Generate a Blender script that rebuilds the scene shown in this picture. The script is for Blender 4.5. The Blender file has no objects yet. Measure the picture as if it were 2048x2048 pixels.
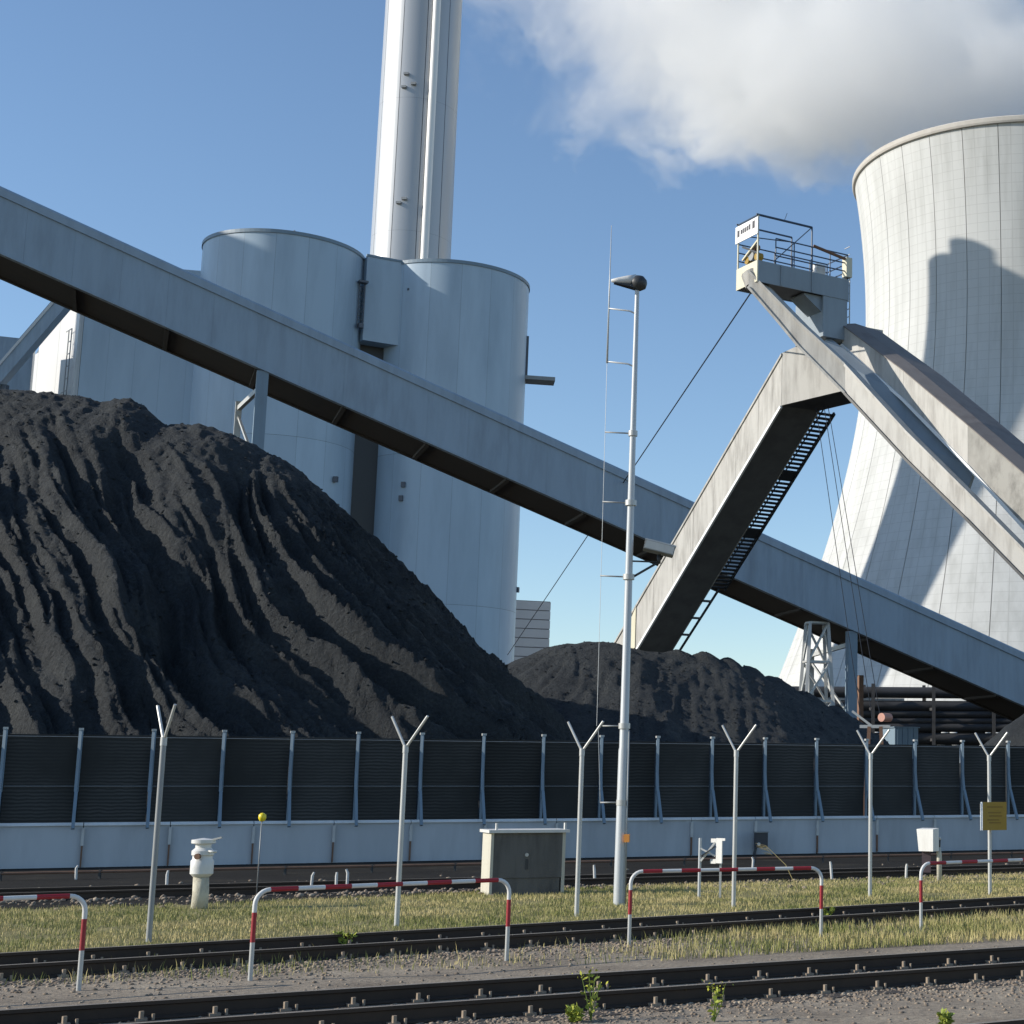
import bpy, bmesh, math, random
import numpy as np
from mathutils import Vector, Matrix, Euler

random.seed(7)
rng = np.random.default_rng(7)
scene = bpy.context.scene
COL = scene.collection

# ------------------------------------------------------------------ camera
PITCH = math.radians(9.5)
FPX, U0, V0, CAMH = 3277.0, 1840.0, 1024.0, 2.1
cam_d = bpy.data.cameras.new('camera')
cam = bpy.data.objects.new('camera', cam_d)
COL.objects.link(cam)
cam.location = (0, 0, CAMH)
cam.rotation_euler = (math.pi / 2 + PITCH, 0, 0)
cam_d.sensor_width = 36.0
cam_d.lens = 36.0 * FPX / 2048
cam_d.shift_x = (1024 - U0) / 2048
cam_d.clip_start = 0.1
cam_d.clip_end = 6000
scene.camera = cam

# ------------------------------------------------------------------ light
SUN_AZ, SUN_EL = math.radians(-104), math.radians(24)
world = bpy.data.worlds.new('World')
scene.world = world
world.use_nodes = True
wn = world.node_tree.nodes
sky = wn.new('ShaderNodeTexSky')
sky.sky_type = 'NISHITA'
sky.sun_disc = False
sky.sun_elevation = SUN_EL
sky.sun_rotation = SUN_AZ
sky.air_density = 1.0
sky.dust_density = 0.1
sky.ozone_density = 3.0
world.node_tree.links.new(sky.outputs[0], wn['Background'].inputs[0])
wn['Background'].inputs[1].default_value = 0.14
sun_d = bpy.data.lights.new('sun', 'SUN')
sun_d.energy = 4.4
sun_d.angle = math.radians(0.55)
sun_d.color = (1.0, 0.935, 0.83)
sun = bpy.data.objects.new('sun', sun_d)
COL.objects.link(sun)
SUNV = Vector((math.sin(SUN_AZ) * math.cos(SUN_EL), math.cos(SUN_AZ) * math.cos(SUN_EL), math.sin(SUN_EL)))
sun.rotation_euler = SUNV.to_track_quat('Z', 'Y').to_euler()
sun.location = SUNV * 300

scene.view_settings.view_transform = 'Standard'
scene.view_settings.look = 'None'
scene.view_settings.exposure = 0.25
scene.view_settings.gamma = 1.0
scene.view_settings.use_curve_mapping = False
scene.cycles.max_bounces = 12
scene.cycles.diffuse_bounces = 3
scene.cycles.glossy_bounces = 3
scene.cycles.transparent_max_bounces = 8
scene.cycles.volume_bounces = 10
scene.cycles.volume_max_steps = 128
scene.cycles.use_denoising = True

# ------------------------------------------------------------------ geometry helpers
CP, SP = math.cos(PITCH), math.sin(PITCH)
CAMP = Vector((0, 0, CAMH))
D = Vector((0.898, 0.44, 0.0)).normalized()      # direction the fence and the long gallery run in
N = Vector((-D.y, D.x, 0.0))                     # away from the camera, across that direction
Z = Vector((0, 0, 1))


def ray(u, v):
    x, y = (u - U0) / FPX, (V0 - v) / FPX
    return Vector((x, CP - y * SP, SP + y * CP))


def at(u, v, t):
    return CAMP + ray(u, v) * t


def gz(u, v, z=0.0):
    r = ray(u, v)
    return CAMP + r * ((z - CAMH) / r.z)


def onpl(u, v, p0, n):
    r = ray(u, v)
    return CAMP + r * ((p0 - CAMP).dot(n) / r.dot(n))


class MB:
    def __init__(self):
        self.v, self.f = [], []

    def add(self, vs, fs):
        b = len(self.v)
        self.v += [tuple(q) for q in vs]
        self.f += [tuple(b + i for i in q) for q in fs]
        return self

    def hexa(self, p):      # 8 points: bottom 4 then top 4, counter-clockwise
        return self.add(p, [(3, 2, 1, 0), (4, 5, 6, 7), (0, 1, 5, 4), (1, 2, 6, 5), (2, 3, 7, 6), (3, 0, 4, 7)])

    def box(self, c, ax, ay, az):   # centre and three half vectors
        c, ax, ay, az = Vector(c), Vector(ax), Vector(ay), Vector(az)
        return self.hexa([c - ax - ay - az, c + ax - ay - az, c + ax + ay - az, c - ax + ay - az,
                          c - ax - ay + az, c + ax - ay + az, c + ax + ay + az, c - ax + ay + az])

    def abox(self, x0, x1, y0, y1, z0, z1):
        return self.box(((x0 + x1) / 2, (y0 + y1) / 2, (z0 + z1) / 2), ((x1 - x0) / 2, 0, 0), (0, (y1 - y0) / 2, 0), (0, 0, (z1 - z0) / 2))

    def obox(self, p, a, la, b, lb, z0, z1):   # corner p, along a, along b
        p = Vector((p[0], p[1], 0))
        q = [p, p + a * la, p + a * la + b * lb, p + b * lb]
        if a.cross(b).z < 0:
            q = q[::-1]
        return self.hexa([k + Z * z0 for k in q] + [k + Z * z1 for k in q])

    def bar(self, p, q, w, h=None, up=None):
        p, q = Vector(p), Vector(q)
        h = h or w
        d = (q - p)
        L = d.length
        d.normalize()
        up = Vector(up) if up is not None else (Z if abs(d.z) < 0.95 else Vector((1, 0, 0)))
        s = d.cross(up).normalized()
        n = s.cross(d).normalized()
        return self.box((p + q) / 2, d * (L / 2), s * (w / 2), n * (h / 2))

    def tube(self, pts, r, seg=8, caps=True):
        pts = [Vector(p) for p in pts]
        rs = r if isinstance(r, (list, tuple)) else [r] * len(pts)
        b = len(self.v)
        ref = None
        for i, p in enumerate(pts):
            d = (pts[min(i + 1, len(pts) - 1)] - pts[max(i - 1, 0)]).normalized()
            if ref is None:
                ref = d.cross(Z if abs(d.z) < 0.9 else Vector((1, 0, 0))).normalized()
            ref = (ref - d * ref.dot(d)).normalized()
            o = d.cross(ref)
            for k in range(seg):
                a = 2 * math.pi * k / seg
                self.v.append(tuple(p + (ref * math.cos(a) + o * math.sin(a)) * rs[i]))
        for i in range(len(pts) - 1):
            for k in range(seg):
                k2 = (k + 1) % seg
                self.f.append((b + i * seg + k, b + i * seg + k2, b + (i + 1) * seg + k2, b + (i + 1) * seg + k))
        if caps:
            self.f.append(tuple(b + k for k in range(seg))[::-1])
            self.f.append(tuple(b + (len(pts) - 1) * seg + k for k in range(seg)))
        return self

    def lathe(self, prof, c=(0, 0, 0), seg=32, a0=0.0, a1=2 * math.pi):
        full = abs(a1 - a0 - 2 * math.pi) < 1e-6
        n = seg if full else seg + 1
        b = len(self.v)
        for (r, z) in prof:
            for k in range(n):
                a = a0 + (a1 - a0) * k / seg
                self.v.append((c[0] + r * math.cos(a), c[1] + r * math.sin(a), c[2] + z))
        for i in range(len(prof) - 1):
            for k in range(seg):
                k2 = (k + 1) % n
                self.f.append((b + i * n + k, b + i * n + k2, b + (i + 1) * n + k2, b + (i + 1) * n + k))
        return self

    def build(self, name, mat, parent=None, smooth=False, origin=None, autos=False):
        me = bpy.data.meshes.new(name)
        o0 = Vector(origin) if origin is not None else (parent_base(parent) if parent else Vector((0, 0, 0)))
        vs = [(v[0] - o0.x, v[1] - o0.y, v[2] - o0.z) for v in self.v]
        me.from_pydata(vs, [], self.f)
        me.update()
        o = bpy.data.objects.new(name, me)
        COL.objects.link(o)
        if mat:
            me.materials.append(mat)
        if smooth:
            me.polygons.foreach_set('use_smooth', [True] * len(me.polygons))
            if autos:
                me.set_sharp_from_angle(angle=math.radians(40))
        if parent:
            o.parent = parent
        elif origin is not None:
            o.location = o0
        return o


def parent_base(o):
    b = Vector((0, 0, 0))
    while o:
        b += o.location
        o = o.parent
    return b


def tag(o, label=None, cat=None, group=None, kind=None):
    if label:
        o['label'] = label
    if cat:
        o['category'] = cat
    if group:
        o['group'] = group
    if kind:
        o['kind'] = kind
    return o


def thing(name, label, cat, loc=(0, 0, 0), group=None, rz=0.0):
    o = bpy.data.objects.new(name, None)
    COL.objects.link(o)
    o.location = loc
    o.rotation_euler = (0, 0, rz)
    o.empty_display_size = 0.3
    return tag(o, label, cat, group)


def inst(src, parent, loc=(0, 0, 0), rot=(0, 0, 0), name=None):
    o = src.copy()
    COL.objects.link(o)
    o.parent = parent
    o.location = loc
    o.rotation_euler = rot
    return o


def copy_tree(o, parent=None):
    c = o.copy()
    COL.objects.link(c)
    c.parent = parent
    for ch in o.children:
        copy_tree(ch, c)
    return c


# ------------------------------------------------------------------ noise
def vnoise(x, y, seed=0):
    xi, yi = np.floor(x).astype(np.int64), np.floor(y).astype(np.int64)
    xf, yf = x - xi, y - yi
    def h(a, b):
        n = (a * 374761393 + b * 668265263 + seed * 974634777) & 0x7fffffff
        n = ((n ^ (n >> 13)) * 1274126177) & 0x7fffffff
        n = n ^ (n >> 16)
        return (n & 0xffff) / 65535.0
    u, v = xf * xf * (3 - 2 * xf), yf * yf * (3 - 2 * yf)
    return (h(xi, yi) * (1 - u) + h(xi + 1, yi) * u) * (1 - v) + (h(xi, yi + 1) * (1 - u) + h(xi + 1, yi + 1) * u) * v


def fbm(x, y, oct=4, seed=0, gain=0.5):
    s, a, n = 0, 1.0, 0
    for i in range(oct):
        s = s + a * vnoise(x * 2 ** i + 13.7 * i, y * 2 ** i - 7.1 * i, seed + i)
        n += a
        a *= gain
    return s / n


# ------------------------------------------------------------------ materials
def mat(name, col, rough=0.7, metal=0.0, spec=0.5):
    m = bpy.data.materials.new(name)
    m.use_nodes = True
    b = m.node_tree.nodes['Principled BSDF']
    b.inputs['Base Color'].default_value = (*col, 1)
    b.inputs['Roughness'].default_value = rough
    b.inputs['Metallic'].default_value = metal
    b.inputs['Specular IOR Level'].default_value = spec
    return m


class NT:
    """small node-graph helper"""
    def __init__(self, m):
        self.t = m.node_tree
        self.b = self.t.nodes['Principled BSDF']
        self.tc = self.t.nodes.new('ShaderNodeTexCoord')

    def n(self, kind, **kw):
        o = self.t.nodes.new(kind)
        for k, v in kw.items():
            setattr(o, k, v)
        return o

    def l(self, a, b):
        self.t.links.new(a, b)

    def mapping(self, scale=(1, 1, 1), rot=(0, 0, 0), coord='Object'):
        mp = self.n('ShaderNodeMapping')
        mp.inputs['Scale'].default_value = scale
        mp.inputs['Rotation'].default_value = rot
        self.l(self.tc.outputs[coord], mp.inputs['Vector'])
        return mp.outputs[0]

    def world(self, scale=(1, 1, 1)):
        g = self.n('ShaderNodeNewGeometry')
        mp = self.n('ShaderNodeMapping')
        mp.inputs['Scale'].default_value = scale
        self.l(g.outputs['Position'], mp.inputs['Vector'])
        return mp.outputs[0]

    def noise(self, vec, scale, detail=5, rough=0.55, dist=0.0):
        o = self.n('ShaderNodeTexNoise')
        o.inputs['Scale'].default_value = scale
        o.inputs['Detail'].default_value = detail
        o.inputs['Roughness'].default_value = rough
        o.inputs['Distortion'].default_value = dist
        self.l(vec, o.inputs['Vector'])
        return o.outputs['Fac']

    def ramp(self, fac, stops):
        r = self.n('ShaderNodeValToRGB')
        e = r.color_ramp.elements
        while len(e) < len(stops):
            e.new(0.5)
        for k, (p, c) in enumerate(stops):
            e[k].position = p
            e[k].color = (*c, 1) if len(c) == 3 else c
        self.l(fac, r.inputs[0])
        return r.outputs[0]

    def mix(self, fac, a, b, mode='MIX'):
        o = self.n('ShaderNodeMix', data_type='RGBA', blend_type=mode)
        for s, val in ((0, fac), (6, a), (7, b)):
            if isinstance(val, (int, float)):
                o.inputs[s].default_value = val
            elif isinstance(val, tuple):
                o.inputs[s].default_value = (*val, 1)
            else:
                self.l(val, o.inputs[s])
        return o.outputs[2]

    def math(self, op, a, b=None, c=None):
        o = self.n('ShaderNodeMath', operation=op)
        for k, val in enumerate((a, b, c)):
            if val is None:
                continue
            if isinstance(val, (int, float)):
                o.inputs[k].default_value = val
            else:
                self.l(val, o.inputs[k])
        return o.outputs[0]

    def base(self, out):
        self.l(out, self.b.inputs['Base Color'])

    def rough(self, out):
        self.l(out, self.b.inputs['Roughness'])

    def bump(self, out, strength=0.3, dist=0.05):
        o = self.n('ShaderNodeBump')
        o.inputs['Strength'].default_value = strength
        o.inputs['Distance'].default_value = dist
        self.l(out, o.inputs['Height'])
        self.l(o.outputs[0], self.b.inputs['Normal'])


def worn(name, col, rough=0.6, metal=0.0, dirt=(0.1, 0.09, 0.08), amount=0.35, scale=(1, 1, 1), nscale=2.0, streak=True, bump=0.0, spec=0.5, rnd=0.0):
    """painted or weathered surface: base colour, uneven tone, vertical dirt streaks"""
    m = mat(name, col, rough, metal, spec)
    t = NT(m)
    w = t.world((scale[0], scale[1], scale[2] * (0.18 if streak else 1)))
    a = t.noise(w, nscale, 6, 0.62)
    b = t.noise(t.world(), nscale * 0.17, 4, 0.5)
    f = t.ramp(a, [(0.42, (0, 0, 0)), (0.78, (1, 1, 1))])
    g = t.ramp(b, [(0.3, (0.35, 0.35, 0.35)), (0.7, (1, 1, 1))])
    fac = t.math('MULTIPLY', t.math('MULTIPLY', f, g), amount)
    c0 = t.mix(t.math('MULTIPLY', b, 0.25), col, tuple(min(1, x * 0.78) for x in col))
    out = t.mix(fac, c0, dirt)
    if rnd:
        oi = t.n('ShaderNodeObjectInfo')
        k = t.math('MULTIPLY_ADD', oi.outputs['Random'], 2 * rnd, 1 - rnd)
        cx = t.n('ShaderNodeCombineXYZ')
        for q in range(3):
            t.l(k, cx.inputs[q])
        out = t.mix(1.0, out, cx.outputs[0], 'MULTIPLY')
    t.base(out)
    if bump:
        t.bump(t.noise(t.world(), nscale * 8, 4), bump, 0.02)
    return m


M = {}
M['silo'] = worn('silo_cladding', (0.44, 0.545, 0.635), 0.42, 0.0, (0.24, 0.31, 0.38), 0.7, nscale=0.35, rnd=0.05)
M['joint'] = mat('joint_filler', (0.20, 0.20, 0.19), 0.9)
M['silo_dark'] = mat('dark_steel_trim', (0.10, 0.11, 0.13), 0.5)
M['white_wall'] = worn('white_cladding', (0.62, 0.615, 0.60), 0.6, 0, (0.5, 0.5, 0.48), 0.25, nscale=0.4)
M['stack'] = worn('stack_cladding', (0.45, 0.46, 0.47), 0.38, 0.25, (0.45, 0.45, 0.45), 0.35, nscale=0.2)
M['stack_pipe'] = mat('stack_pipe', (0.85, 0.83, 0.79), 0.4)
M['gallery'] = worn('gallery_sheet', (0.30, 0.375, 0.45), 0.45, 0.0, (0.15, 0.18, 0.215), 0.7, nscale=1.5, rnd=0.05)
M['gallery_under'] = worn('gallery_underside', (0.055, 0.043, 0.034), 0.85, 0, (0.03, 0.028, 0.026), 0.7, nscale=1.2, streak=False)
M['steel_blue'] = worn('blue_grey_steel', (0.20, 0.27, 0.33), 0.5, 0.0, (0.12, 0.12, 0.12), 0.35, nscale=3)
M['galv'] = worn('galvanised_steel', (0.52, 0.52, 0.50), 0.45, 0.25, (0.30, 0.29, 0.27), 0.5, nscale=5)
M['galv_dark'] = worn('dull_galvanised', (0.30, 0.31, 0.31), 0.5, 0.2, (0.15, 0.14, 0.13), 0.5, nscale=6)
M['mast'] = worn('mast_paint', (0.50, 0.52, 0.53), 0.4, 0.1, (0.4, 0.4, 0.39), 0.5, nscale=3)
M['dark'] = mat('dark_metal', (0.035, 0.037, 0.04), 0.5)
M['rust'] = worn('rusty_steel', (0.22, 0.12, 0.075), 0.8, 0, (0.08, 0.05, 0.035), 0.7, nscale=6, streak=False)
M['rail_side'] = worn('rail_brown_steel', (0.055, 0.036, 0.024), 0.8, 0, (0.018, 0.014, 0.011), 0.6, nscale=4, streak=False)
M['rail_top'] = worn('worn_rail_head', (0.33, 0.28, 0.22), 0.5, 0.2, (0.09, 0.075, 0.06), 0.6, nscale=6, streak=False)
M['sleeper'] = worn('sleeper_wood', (0.05, 0.04, 0.032), 0.9, 0, (0.02, 0.018, 0.016), 0.6, nscale=5, streak=False, bump=0.5)
M['clip'] = worn('rail_clip', (0.36, 0.28, 0.20), 0.7, 0.1, (0.1, 0.07, 0.05), 0.5, nscale=10, streak=False)
M['white'] = worn('white_paint', (0.70, 0.69, 0.66), 0.5, 0, (0.36, 0.33, 0.29), 0.55, nscale=4)
M['red'] = worn('red_paint', (0.36, 0.016, 0.025), 0.5, 0, (0.16, 0.03, 0.028), 0.6, nscale=5)
M['yellow'] = worn('yellow_enamel', (0.36, 0.22, 0.02), 0.45, 0, (0.35, 0.24, 0.05), 0.5, nscale=4)
M['yellow_ball'] = mat('yellow_plastic', (0.85, 0.66, 0.03), 0.35)
M['orange'] = mat('orange_plastic', (0.62, 0.25, 0.05), 0.5)
M['wall_panel'] = worn('grey_concrete_panel', (0.52, 0.54, 0.56), 0.75, 0, (0.24, 0.25, 0.26), 0.7, nscale=1.2, rnd=0.10)
M['wall_cap'] = worn('pale_concrete_edge', (0.62, 0.61, 0.58), 0.8, 0, (0.3, 0.29, 0.27), 0.5, nscale=3, streak=False)
M['coping'] = worn('sunlit_coping', (0.78, 0.76, 0.72), 0.7, 0, (0.4, 0.38, 0.35), 0.4, nscale=3, streak=False)  # sunlit look of the wall's top edge put into the near-white colour
M['cab'] = worn('stained_concrete', (0.125, 0.12, 0.112), 0.85, 0, (0.015, 0.015, 0.015), 1.0, (1, 1, 1), 4.5, bump=0.4)
M['cab_side'] = worn('pale_rendered_concrete', (0.56, 0.53, 0.44), 0.85, 0, (0.3, 0.28, 0.23), 0.5, nscale=4, bump=0.3)
M['conveyor'] = worn('weathered_sheet', (0.47, 0.455, 0.42), 0.6, 0.0, (0.13, 0.115, 0.10), 0.9, nscale=3.0)
M['dark_end'] = worn('dark_end_sheet', (0.36, 0.345, 0.31), 0.7, 0.0, (0.035, 0.032, 0.028), 1.0, (1, 1, 3), 2.2)  # darker mottled sheet for the right-hand gallery segments
M['conveyor_roof'] = worn('weathered_roof_felt', (0.20, 0.18, 0.17), 0.8, 0.0, (0.10, 0.08, 0.07), 0.6, nscale=2, streak=False)
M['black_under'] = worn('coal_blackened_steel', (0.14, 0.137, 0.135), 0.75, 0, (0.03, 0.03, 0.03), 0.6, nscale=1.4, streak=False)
M['crane_blue'] = worn('blue_grey_plate', (0.27, 0.32, 0.36), 0.55, 0, (0.14, 0.15, 0.16), 0.5, nscale=1.6)
M['crane_cream'] = worn('cream_plate', (0.66, 0.62, 0.47), 0.55, 0, (0.36, 0.30, 0.18), 0.5, nscale=2.5)
M['rail_paint'] = mat('dark_blue_railing', (0.07, 0.10, 0.15), 0.5)
M['sign_white'] = mat('sign_enamel', (0.86, 0.85, 0.83), 0.4)
M['letter'] = mat('sign_lettering', (0.05, 0.045, 0.05), 0.5)
M['cable'] = mat('steel_cable', (0.03, 0.035, 0.045), 0.8, 0.0, 0.1)
M['cable_grey'] = mat('earthing_wire', (0.45, 0.46, 0.46), 0.5, 0.2)
M['brick_shade'] = worn('far_cladding', (0.42, 0.45, 0.48), 0.6, 0, (0.3, 0.32, 0.34), 0.4, nscale=0.4)
M['pipe_dark'] = worn('dark_pipe', (0.05, 0.05, 0.052), 0.6, 0, (0.03, 0.025, 0.02), 0.6, nscale=1)
M['pipe_pale'] = worn('pale_pipe_lagging', (0.62, 0.60, 0.56), 0.5, 0.1, (0.3, 0.28, 0.25), 0.4, nscale=2)
M['dry'] = mat('dry_stalk', (0.42, 0.33, 0.14), 0.8)


def add_ribs(m, pitch, strength):
    t = NT(m)
    g_ = t.n('ShaderNodeNewGeometry')
    d_ = t.n('ShaderNodeVectorMath', operation='DOT_PRODUCT')
    t.l(g_.outputs['Position'], d_.inputs[0])
    d_.inputs[1].default_value = tuple(D)
    s_ = t.math('SINE', t.math('MULTIPLY', d_.outputs['Value'], 2 * math.pi / pitch))
    t.bump(t.math('ADD', s_, t.math('MULTIPLY', t.noise(t.world(), 0.8, 3), 4.0)), strength, 0.02)


add_ribs(M['gallery'], 0.42, 0.22)


def coal_mat():
    m = mat('coal', (0.045, 0.045, 0.046), 0.78, 0, 0.35)
    t = NT(m)
    w = t.world()
    a = t.noise(w, 0.5, 6, 0.6)
    b = t.noise(w, 9.0, 6, 0.7)
    c = t.ramp(a, [(0.3, (0.040, 0.046, 0.051)), (0.55, (0.058, 0.065, 0.069)), (0.75, (0.086, 0.093, 0.092))])
    d = t.ramp(b, [(0.3, (0.5, 0.5, 0.5)), (0.6, (1, 1, 1)), (0.85, (1.5, 1.5, 1.5))])
    t.base(t.mix(1.0, c, d, 'MULTIPLY'))
    e = t.math('ADD', t.noise(w, 3.0, 9, 0.78), t.math('MULTIPLY', b, 0.5))
    t.bump(e, 1.0, 0.42)
    return m


def tower_mat():
    m = mat('tower_concrete', (0.62, 0.60, 0.55), 0.85)
    t = NT(m)
    br = t.n('ShaderNodeTexBrick')
    br.offset = 0.0
    br.inputs['Color1'].default_value = (0.60, 0.605, 0.595, 1)
    br.inputs['Color2'].default_value = (0.565, 0.57, 0.56, 1)
    br.inputs['Mortar'].default_value = (0.40, 0.40, 0.39, 1)
    br.inputs['Scale'].default_value = 1.0
    br.inputs['Mortar Size'].default_value = 0.055
    br.inputs['Mortar Smooth'].default_value = 0.4
    br.inputs['Brick Width'].default_value = 1.42
    br.inputs['Row Height'].default_value = 1.5
    t.l(t.tc.outputs['UV'], br.inputs['Vector'])
    n1 = t.noise(t.world((1, 1, 0.06)), 0.5, 5, 0.6)
    n2 = t.noise(t.world(), 0.05, 4)
    streak = t.ramp(n1, [(0.30, (0.82, 0.82, 0.81)), (0.56, (1.0, 1.0, 1.0))])
    patch = t.ramp(n2, [(0.3, (0.93, 0.93, 0.92)), (0.7, (1.05, 1.045, 1.03))])
    # the formwork grid shows faintly in most of the shell
    base = t.mix(0.46, (0.57, 0.575, 0.562), br.outputs['Color'])
    t.base(t.mix(1.0, t.mix(1.0, base, streak, 'MULTIPLY'), patch, 'MULTIPLY'))
    return m


def mesh_mat():
    m = mat('wind_mesh', (0.035, 0.036, 0.036), 1.0, 0, 0.03)
    t = NT(m)
    w = t.n('ShaderNodeTexWave', wave_type='BANDS', bands_direction='Z')
    w.inputs['Scale'].default_value = 3.4
    w.inputs['Distortion'].default_value = 2.5
    w.inputs['Detail'].default_value = 2
    g = t.n('ShaderNodeNewGeometry')
    t.l(g.outputs['Position'], w.inputs['Vector'])
    n = t.noise(t.world((1, 1, 1)), 0.5, 3)
    f = t.math('MULTIPLY', w.outputs['Fac'], t.ramp(n, [(0.35, (0, 0, 0)), (0.75, (1, 1, 1))]))
    oi = t.n('ShaderNodeObjectInfo')
    cx = t.n('ShaderNodeCombineXYZ')
    for q in range(3):
        t.l(t.math('MULTIPLY_ADD', oi.outputs['Random'], .6, .7), cx.inputs[q])
    t.base(t.mix(1.0, t.mix(f, (0.042, 0.042, 0.040), (0.092, 0.091, 0.087)), cx.outputs[0], 'MULTIPLY'))
    t.bump(n, 0.3, 0.05)
    return m


def ground_mat(name, stops, nscale=0.8, fine=14.0, bump=0.6):
    m = mat(name, (0.15, 0.14, 0.13), 0.95, 0, 0.2)
    t = NT(m)
    w = t.world()
    a = t.noise(w, nscale, 8, 0.65)
    b = t.noise(w, fine, 5, 0.7)
    c = t.ramp(a, stops)
    d = t.ramp(b, [(0.28, (0.55, 0.55, 0.55)), (0.55, (1, 1, 1)), (0.8, (1.4, 1.38, 1.33))])
    t.base(t.mix(1.0, c, d, 'MULTIPLY'))
    t.bump(b, bump, 0.03)
    return m


def leaf_mat(name, c0, c1):
    m = mat(name, c0, 0.7, 0, 0.25)
    t = NT(m)
    a = t.n('ShaderNodeAttribute', attribute_name='tint')
    t.base(t.mix(a.outputs['Fac'], c0, c1))
    return m


M['coal'] = coal_mat()
M['tower'] = tower_mat()
M['mesh'] = mesh_mat()
M['gravel_ground'] = ground_mat('gravel_ground', [(0.3, (0.19, 0.155, 0.118)), (0.5, (0.29, 0.24, 0.182)), (0.7, (0.40, 0.335, 0.25))])
M['coal_ground'] = ground_mat('coal_dust_ground', [(0.3, (0.009, 0.008, 0.007)), (0.55, (0.017, 0.015, 0.012)), (0.78, (0.055, 0.046, 0.032))], 0.6, 10)
M['grass_ground'] = ground_mat('dry_turf', [(0.3, (0.17, 0.15, 0.07)), (0.5, (0.25, 0.22, 0.10)), (0.7, (0.34, 0.29, 0.15))], 0.9, 12)
M['stone'] = ground_mat('ballast_stone', [(0.3, (0.15, 0.115, 0.085)), (0.5, (0.27, 0.215, 0.165)), (0.7, (0.45, 0.38, 0.29))], 6.0, 40, 0.2)
M['grass'] = leaf_mat('grass_blades', (0.20, 0.22, 0.06), (0.56, 0.46, 0.22))
M['weed'] = leaf_mat('weed_leaves', (0.19, 0.25, 0.05), (0.55, 0.52, 0.06))

# ------------------------------------------------------------------ ground
def sheet(name, pts, m, z, kind='structure', jag=0.0, seg=60):
    """flat sheet between two polylines (front list, back list) with an uneven outline"""
    fr, bk = pts
    mb = MB()
    vs, fs = [], []
    for i in range(seg + 1):
        k = i / seg
        def lerp(pl):
            j = min(int(k * (len(pl) - 1)), len(pl) - 2)
            q = k * (len(pl) - 1) - j
            return Vector(pl[j]).lerp(Vector(pl[j + 1]), q)
        a, b = lerp(fr), lerp(bk)
        dd = (b - a).normalized()
        a = a + dd * (random.uniform(-1, 1) * jag)
        b = b + dd * (random.uniform(-1, 1) * jag)
        for q in (0, 0.5, 1):
            p = a.lerp(b, q)
            vs.append((p.x, p.y, z))
    for i in range(seg):
        for q in (0, 1):
            fs.append((i * 3 + q, (i + 1) * 3 + q, (i + 1) * 3 + q + 1, i * 3 + q + 1))
    o = mb.add(vs, fs).build(name, m)
    # make sure it faces up
    if o.data.polygons[0].normal.z < 0:
        o.data.flip_normals()
    return tag(o, kind=kind)


g = MB().add([(-4000, -200, 0), (4000, -200, 0), (4000, 5500, 0), (-4000, 5500, 0)], [(0, 1, 2, 3)]).build('ground', M['coal_ground'])
tag(g, kind='structure')

RF0, RF1 = gz(0, 2020, .17), gz(2048, 1892, .17)      # far rail of the front track
RR0, RR1 = gz(0, 1906, .17), gz(2048, 1792, .17)      # far rail of the rear track
RFD = (RF1 - RF0).normalized()
RRD = (RR1 - RR0).normalized()
RFN = Vector((RFD.y, -RFD.x, 0))                     # towards the camera
RRN = Vector((RRD.y, -RRD.x, 0))
FG0, FG1 = gz(0, 1738), gz(0, 1738) + D * 40         # foot of the concrete wall


def flat(p, z=0.0):
    return Vector((p.x, p.y, z))


a0, a1 = flat(RR0 - RRD * 20 - RRN * 0.9), flat(RR1 + RRD * 12 - RRN * 0.9)
sheet('gravel_yard', ([(-60, -30, 0), (0, -30, 0), (60, -30, 0)], [a0, a0.lerp(a1, .5), a1 + RRD * 6]), M['gravel_ground'], 0.004, jag=0.12, seg=120)
gb = [gz(u, v) for u, v in ((-420, 1845), (0, 1822), (500, 1806), (950, 1787), (1300, 1772), (1800, 1758), (2100, 1742), (2600, 1715))]
sheet('grass_verge', ([a0, a1 + RRD * 6], gb), M['grass_ground'], 0.008, jag=0.15, seg=120)

# ------------------------------------------------------------------ cooling tower
TC = Vector((19.0, 275.0, 0))


def tower_r(z):
    return 28.4 * math.sqrt(1 + ((z - 81) / (55 if z < 81 else 64)) ** 2)


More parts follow.
